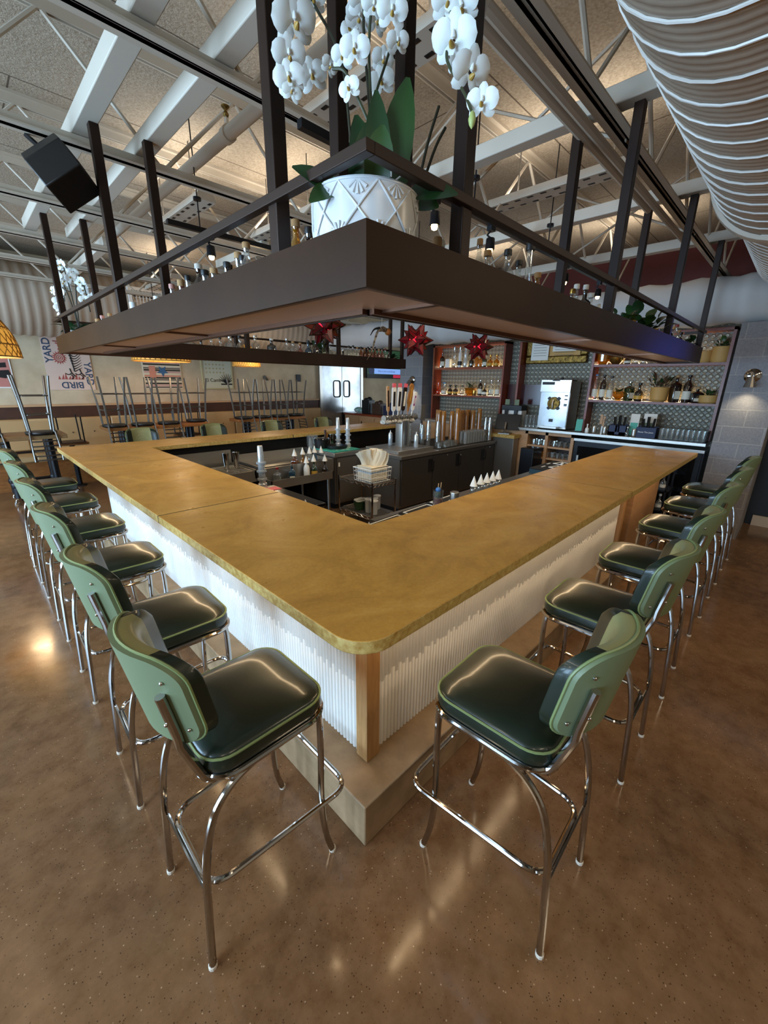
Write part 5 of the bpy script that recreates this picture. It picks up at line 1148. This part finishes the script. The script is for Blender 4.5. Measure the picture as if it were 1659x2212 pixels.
# low wire chairs upside down on small tables
wc = thing('wire_chair', 'x', 'chair')
MB().box(-.19, .19, -.19, .19, .44, .46).build('seat', 'dark_wood', wc)
for s in (-1, 1): MB().tube(fillet([(s*.17, -.18, .44), (s*.17, -.21, .0), ], .03) , .011, 6).build('leg', 'black_metal', wc); MB().tube([(s*.17, .18, .44), (s*.17, .21, 0)], .011, 6).build('leg', 'black_metal', wc)
for i, (x, lb, lb2) in enumerate(((.55, 'black wire chair upside down beside the caster table', 'small low table under the wire chair beside the caster table'), (2.55, 'black wire chair upside down between the blanket picture and agave sign', 'small low table between the blanket picture and the agave sign'))):
    o = wc if i == 0 else dup(wc)
    o.location = (x, 8.28, .78 + .46); o.rotation_euler = (PI, 0, .1*i); o['label'] = lb.replace(' left over', ''); o['group'] = 'wire chairs upside down'
    q = o.location; tb = thing('low_table', lb2, 'table', (q.x, q.y, 0)); MB().box(-.24, .24, -.12, .12, .74, .779).build('tabletop', 'table_wood', tb); MB().tube([(0, 0, 0), (0, 0, .74)], .04, 8).lathe([(.11, 0), (.10, .02), (.04, .03)], 14).build('pedestal', 'black_metal', tb)
# wall posters
W9 = 8.995
ps = thing('poster', 'large poster with rotated YARD and BIRD lettering around a rooster', 'poster', (.86, W9, 1.66))
MB().box(-.35, .35, -.012, 0, 0, .94).build('sheet', 'poster_bg', ps)
text('lettering', 'YARD', .16, 'poster_blue', ps, (-.27, -.014, .68), (PI/2, -PI/2, 0), bold=.0025); text('lettering', 'YARD', .16, 'poster_blue', ps, (.28, -.014, .29), (PI/2, PI/2, 0), bold=.0025); text('lettering', 'BIRD', .16, 'poster_blue', ps, (.0, -.014, .09), (PI/2, PI, 0), bold=.0025)
su = MB(); cxx, cz = -.12, .56
for k in range(16):
    a = 2*PI*k/16; su.add([(cxx + .075*cos(a-.19), -.014, cz + .075*sin(a-.19)), (cxx + .12*cos(a), -.014, cz + .12*sin(a)), (cxx + .075*cos(a+.19), -.014, cz + .075*sin(a+.19))], [(0, 1, 2)])
for r0 in (.07, .045, .02): su.tube([(cxx + r0*cos(q*PI/12), -.014, cz + r0*sin(q*PI/12)) for q in range(24)], .006, 4, closed=True)
for k in range(3): su.tube(catmull([(-.17 + k*.03, -.014, .84 - k*.03), (-.1, -.014, .83 - k*.04), (-.05, -.014, .76 - k*.03), (-.12 + k*.02, -.014, .70)], 4), .009, 4)
su.build('sunburst_print', 'poster_red', ps)
bd = MB()
for k in range(7): bd.tube(catmull([(.02 + k*.008, -.014, .66 - k*.045), (.07, -.014, .60 - k*.045), (.13, -.014, .60 - k*.04), (.2, -.014, .67 - k*.045)], 4), .012, 4, r1=.003)
for x0 in (.0, .15): bd.tube(catmull([(x0, -.014, .38), (x0+.02, -.014, .30), (x0+.07, -.014, .24)], 4), .01, 4).tube(catmull([(x0+.02, -.014, .30), (x0-.03, -.014, .27), (x0-.08, -.014, .29)], 4), .008, 4).tube(catmull([(x0+.0, -.014, .27), (x0+.04, -.014, .23), (x0+.0, -.014, .19)], 4), .008, 4)
bd.build('rooster_print', 'poster_black', ps)
gr = MB()
for k in range(8): x = -.2 + k*.05; gr.add([(x, -.013, .185), (x+.045, -.013, .185), (x+.02 + .02*(k % 2), -.013, .25 + .03*(k % 3))], [(0, 1, 2)])
gr.build('grass_print', 'poster_red', ps)
ps = thing('poster', 'pink toned poster with a black silhouette at the frame edge', 'poster', (-.42, W9, 1.69)); MB().box(-.45, .46, -.012, 0, 0, .58).build('sheet', 'paper', ps); MB().box(-.43, .44, -.014, -.012, .02, .56).build('print', 'poster_pink', ps)
MB().prism([(.2, .28), (.42, .3), (.44, .22), (.36, .16), (.25, .18)], .0145, .016, T=Rx(PI/2)).prism([(.25, .4), (.4, .42), (.4, .34), (.25, .33)], .0145, .016, T=Rx(PI/2)).build('silhouette', 'poster_black', ps)
bl_ = thing('blanket_picture', 'striped blanket picture with a blue star behind the stacked stools', 'picture', (2.46, W9, 1.675)); MB().box(-.38, .38, -.02, 0, 0, .58).build('frame', 'cream', bl_)
cols = ['grey_stripe', 'pink_stripe', 'black', 'cream', 'grey_stripe', 'black', 'salmon', 'cream', 'pink_stripe', 'black', 'grey_stripe', 'cream', 'black', 'pink_stripe']
for k, cc in enumerate(cols): MB().box(-.36, .36, -.024, -.02, .02 + k*.038, .05 + k*.038).build('stripe', cc, bl_)
MB().prism([((.12 if k % 2 else .055)*cos(k*PI/5 + .31), .36 + (.12 if k % 2 else .055)*sin(k*PI/5 + .31)) for k in range(10)], .025, .028, T=Rx(PI/2)).build('blue_star', 'blue_star', bl_)
MB().box(-.26, -.14, -.028, -.025, .22, .46).build('pink_tag', 'salmon', bl_)
sg = thing('agave_sign', 'glass framed sign with script lettering and a black agave', 'sign', (3.64, W9, 1.674)); MB().box(-.34, .34, -.03, 0, 0, .72).build('panel', 'sign_glass', sg)
for a in ((-.36, -.33, -.01, .74), (.33, .36, -.01, .74), (-.33, .33, -.01, .02), (-.33, .33, .71, .74)): MB().box(a[0], a[1], -.04, 0, a[2], a[3]).build('frame_strip', 'frame_cream', sg)
text('lettering', 'El Camino', .11, 'poster_black', sg, (-.07, -.033, .19), (PI/2, 0, 0))
ag = MB()
for k in range(9): a = radians(30 + k*15); ag.tube([(.2, -.034, .12), (.2 + .22*cos(a), -.034, .12 + .22*sin(a))], .014, 4, r1=.003)
ag.box(.06, .34, -.036, -.032, .09, .12).build('agave_print', 'poster_black', sg)
lf = MB()
for i in range(6):
    for j in range(4): lf.prism([(-.28 + i*.08, .36 + j*.085), (-.25 + i*.08, .385 + j*.085), (-.23 + i*.08, .36 + j*.085), (-.25 + i*.08, .34 + j*.085)], .031, .033, T=Rx(PI/2))
lf.build('leaf_print', 'frame_cream', sg)
o = MB().box(-.07, .07, -.025, 0, -.09, .09).build('wall_thermostat', 'black'); o.location = (5.85, W9, 1.95); tag(o, 'small black thermostat on the wall next to the stainless doors', 'thermostat')
wl = thing('wall_light', 'small lit wall sconce above the stacked stools', 'wall lamp', (4.85, W9, 1.95)); MB().lathe([(.05, 0), (.05, .02)], 14, T=Rx(PI/2)).build('plate', 'steel_dark', wl); MB().lathe([(.02, -.05), (.06, -.12), (.055, -.12)], 14, T=Tr(0, -.09, .05)).build('shade', 'steel_dark', wl)
# wicker pendant shades
def wicker(pos, R, h, label):
    t = thing('wicker_pendant', label, 'pendant lamp', pos, 0, 'wicker dome pendants')
    prof = [(R*.16, h), (R*.45, h*.93), (R*.72, h*.75), (R*.9, h*.48), (R*.98, h*.2), (R, 0)]
    mb = MB().lathe(prof, 40, cap0=False, cap1=False); sh = mb.build('shade', 'wicker_lit', t)
    wv = MB()
    def at_(q, a): 
        q *= len(prof)-1; i = min(int(q), len(prof)-2); f_ = q - i; r = prof[i][0]*(1-f_) + prof[i+1][0]*f_; z = prof[i][1]*(1-f_) + prof[i+1][1]*f_; return ((r+.004)*cos(a), (r+.004)*sin(a), z)
    for k in range(36):
        for s in (1, -1): wv.tube([at_(.08 + .92*j/8, 2*PI*k/36 + s*j*.09) for j in range(9)], .0055, 4)
    for q in (.3, .55, .78, 1.0): wv.tube([at_(q, 2*PI*j/40) for j in range(40)], .009, 5, closed=True)
    wv.build('weave', 'wicker_b', sh)
    MB().sphere((0, 0, h*.5), .05, 10).build('bulb', 'bulb', t); MB().tube([(0, 0, h*.5), (0, 0, 3.85 - pos[2])], .006, 5).build('cord', 'black', t)
wicker((-.55, 6.55, 2.11), .54, .62, 'big wicker dome pendant cut by the picture edge over the caster table'); wicker((1.95, 7.35, 2.17), .46, .5, 'wicker dome pendant over the blanket-picture table'); wicker((3.72, 7.7, 2.15), .28, .42, 'smaller wicker dome pendant in front of the agave sign')
# TV, service counter, sconces
tv = thing('tv_screen', 'wall television showing a blue banner over a green sports field', 'television', (9.05, 8.9, 1.99)); MB().box(-.76, .76, 0, .06, 0, .86).build('casing', 'black', tv, bev=.006)
MB().box(-.74, .74, -.004, 0, .12, .84).build('picture_field', 'tv_green', tv); MB().box(-.45, .74, -.008, -.004, .13, .29).build('banner', 'tv_blue', tv); MB().box(-.74, .74, -.008, -.004, .015, .12).build('ticker', 'tv_black', tv); MB().box(.4, .74, -.01, -.008, .02, .115).build('red_badge', 'tv_red', tv)
MB().lathe([(.13, 0), (.13, .003)], 10, T=Tr(-.58, -.01, .24) @ Rx(PI/2)).build('round_badge', 'tv_navy', tv)
text('lettering', "Wait is a lot to eat flaming!", .07, 'tv_navy', tv, (.1, -.009, .21), (PI/2, 0, 0), .0005)
sv = thing('service_counter', 'wooden service counter with a red top in the corridor by the steel doors', 'counter', (7.35, 7.9, 0)); MB().box(0, .6, -1.0, .95, 0, .95).build('cabinet', 'plywood', sv); MB().box(-.03, .63, -1.03, .98, .95, 1.0).build('top', 'red_wood', sv)
for k in range(3):
    dr = MB().box(-.02, 0, -.95 + k*.63, -.36 + k*.63, .1, .9).build('door', 'plywood', sv); MB().box(-.03, -.02, -.45 + k*.63, -.42 + k*.63, .6, .8).build('handle', 'black', dr)
for i, (y, w, h, mt, lb) in enumerate(((8.1, .3, .38, 'black', 'black rack on the service counter in the corridor'), (7.65, .34, .3, 'dark_wood', 'brown box of dark utensils on the service counter'), (7.2, .34, .26, 'navy', 'navy box on the service counter nearest the beer taps'))):
    o = MB().box(-.12, .12, -w/2, w/2, 0, h).sphere((0, -.05, h), .09, 8).sphere((0, .08, h-.02), .08, 8).build('counter_box', mt, bev=.01); o.location = (7.6, y, 1.0005); tag(o, lb, 'box')
bg = MB().sphere((0, 0, .09), .14, 10, 0, .6).sphere((.05, .12, .08), .1, 8, 0, .7).sphere((.0, -.12, .08), .1, 8, 0, .7).build('plastic_bag', ['teal'], sharp=60); noisy('bag', '#cfd4cf', '#4aa79a', 9, .3); bg.data.materials[0] = M['bag']; bg.location = (7.55, 8.45, 1.0005); tag(bg, 'crumpled white and teal bag at the steel door end of the service counter', 'bag')
def sconce(pos, label, facing='x', r=.1):
    t = thing('wall_sconce', label, 'wall lamp', pos)
    MB().lathe([(.075, 0), (.08, .01), (.07, .02), (.02, .03)], 24, T=Ry(-PI/2)).build('backplate', 'chrome', t)
    MB().tube([(-.02, 0, 0), (-.09, 0, .03), (-.12, 0, -.02)], .012, 8).build('arm', 'steel', t)
    MB().lathe([(.025, .02), (.03, 0), (r, -.1), (r-.006, -.1), (.02, -.01)], 24, T=Tr(-.12, 0, -.03)).build('shade', 'steel_dark', t)
    MB().sphere((-.12, 0, -.09), .022, 8).build('bulb', 'sconce_lit', t)
sconce((5.94, -.30, 1.99), 'chrome wall sconce lighting the block pier', r=.055)
sconce((6.5, 5.48, 1.93), 'chrome wall sconce on the dark block pier behind the beer taps', r=.08)
# bottles glimpsed under the gate slab
sb = thing('stool_shelf', 'low shelf of stored bottles under the slab beside the block pier', 'shelf', (5.5, .2, 0)); MB().box(0, .35, 0, .6, .28, .30).build('shelf_board', 'black_metal', sb); MB().box(0, .35, 0, .6, .55, .57).build('shelf_board', 'black_metal', sb)
for y in (.01, .57): MB().box(.0, .03, y, y+.02, 0, .9).build('upright', 'black_metal', sb); MB().box(.32, .35, y, y+.02, 0, .9).build('upright', 'black_metal', sb)
for k, z in enumerate((.301, .571)):
    for i in range(5): bottle((5.6, .28 + i*.1, z), 'squat', .2, .035, ('clear', 'frosted', 'dark')[i % 3], 'white', 'label_white', f'{("clear", "frosted", "dark")[i % 3]} stored bottle on the {("lower", "upper")[k]} board under the gate slab, {ORD[i]} from the room side', 'stored bottles under the gate slab')
# ---------------------------------------------------------------- camera
cd = bpy.data.cameras.new('camera'); cam = bpy.data.objects.new('camera', cd); C.objects.link(cam)
f, az, pi_, ro = 881.0324, radians(44.62), radians(17.582), radians(.74)
d_ = Vector((cos(az)*cos(pi_), sin(az)*cos(pi_), -sin(pi_))); r_ = d_.cross(Vector((0, 0, 1))).normalized(); u_ = r_.cross(d_)
r2 = r_*cos(ro) + u_*sin(ro); u2 = -r_*sin(ro) + u_*cos(ro)
cam.matrix_world = Matrix(((r2.x, u2.x, -d_.x, -.7069), (r2.y, u2.y, -d_.y, -.7925), (r2.z, u2.z, -d_.z, 1.8582), (0, 0, 0, 1)))
cd.sensor_fit = 'HORIZONTAL'; cd.sensor_width = 36; cd.lens = 36 * f / 1659; cd.clip_start = .05
sc = bpy.context.scene; sc.camera = cam
# ---------------------------------------------------------------- light
def area(name, loc, rot, sx, sy, power, col):
    l = bpy.data.lights.new(name, 'AREA'); l.shape = 'RECTANGLE'; l.size = sx; l.size_y = sy; l.energy = power; l.color = col
    o = bpy.data.objects.new(name, l); C.objects.link(o); o.location = loc; o.rotation_euler = rot; return o
def spot(name, loc, target, power, col, ang=70, blend=.6, rad=.04):
    l = bpy.data.lights.new(name, 'SPOT'); l.energy = power; l.color = col; l.spot_size = radians(ang); l.spot_blend = blend; l.shadow_soft_size = rad
    o = bpy.data.objects.new(name, l); C.objects.link(o); o.location = loc
    o.rotation_euler = (Vector(target) - Vector(loc)).to_track_quat('-Z', 'Y').to_euler(); return o
def point(name, loc, power, col, rad=.05):
    l = bpy.data.lights.new(name, 'POINT'); l.energy = power; l.color = col; l.shadow_soft_size = rad
    o = bpy.data.objects.new(name, l); C.objects.link(o); o.location = loc; return o
for i, (a, b) in enumerate(WIN):   # daylight through the window wall
    area('window_daylight', (-5.3, (a+b)/2, 1.8), (0, radians(-90), 0), 2.6, b-a, 430, (.47, .72, 1))
area('corridor_cool_fill', (10.9, 4.5, 1.8), (0, radians(90), 0), 2.2, 3.0, 120, (.7, .86, 1))  # cool panel added to brighten the steel doors; wall_corridor has no opening
spot('fascia_blue_fill', (6.8, -1.3, 2.35), (3.75, .1, 2.15), 17, (.1, .16, 1), 15, 1, .2)  # added blue spot for the fascia sheen; no screen stands here
WARM = (1, .83, .6)
for x in (1.691, 2.365, 3.765, 4.7): spot('track_spot', (x, 1.15, 2.77), (x+.3, 1.9, .9), 36, WARM, 140, 1)
for x in (1.0, 2.6, 4.1): spot('track_spot', (x, 2.92, 2.77), (x, 3.6, .9), 40, WARM, 140, 1)
for y0, y1, zz in ((3.4, 5.0, 2.187), (.1, 1.75, 2.187), (3.4, 5.0, 1.64), (.1, 1.75, 1.64)):   # shelf tape glowing up behind the back bar bottles
    area('shelf_tape', (6.9, (y0+y1)/2, zz), (PI, radians(-20), 0), .02, y1-y0, 5, (1, .8, .5))
for x, y in ((-2.5, -2.6), (-.5, -2.9), (1.5, -2.6), (3.5, -2.6), (5.5, -3.0), (-2.8, .5), (-2.8, 3), (-2.6, 5.5)):
    area('ceiling_lamp', (x, y, 3.3), (0, 0, 0), .9, .25, 24, WARM)
for x in (-.55, 1.95, 3.72): point('pendant_glow', (x, 7.0, 2.25), 24, (1, .74, .45), .15)
for x, y in ((1.16, 1.2), (1.17, 3.9), (2.0, 3.3), (3.05, 1.0), (2.05, 7.1), (-2.5, 1.5), (-2.5, 5), (5.5, 3.2), (5.6, 1.2)):
    area('ceiling_fill', (x, y, 3.43), (PI, 0, 0), .12, 1.2, 8, (1, .92, .8))  # upward fills added to brighten the ceiling; some have no fixture
spot('sconce_beam', (5.82, -.30, 1.88), (5.86, -.30, 0), 16, (1, .83, .55), 110, .8, .02)
spot('sconce_beam', (6.38, 5.48, 1.82), (6.42, 5.48, 0), 16, (1, .83, .55), 110, .8, .03)
w = bpy.data.worlds.new('world'); sc.world = w; w.use_nodes = True
w.node_tree.nodes['Background'].inputs['Color'].default_value = (.75, .85, 1, 1); w.node_tree.nodes['Background'].inputs['Strength'].default_value = .4
sc.view_settings.view_transform = 'Standard'; sc.view_settings.look = 'None'; sc.view_settings.gamma = 1; sc.view_settings.exposure = 0
sc.cycles.transparent_max_bounces = 16; sc.cycles.max_bounces = 6; sc.cycles.diffuse_bounces = 3; sc.cycles.glossy_bounces = 4; sc.cycles.adaptive_threshold = .03; sc.cycles.use_denoising = True
sc.cycles.sample_clamp_indirect = 6; sc.cycles.caustics_reflective = False; sc.cycles.caustics_refractive = False
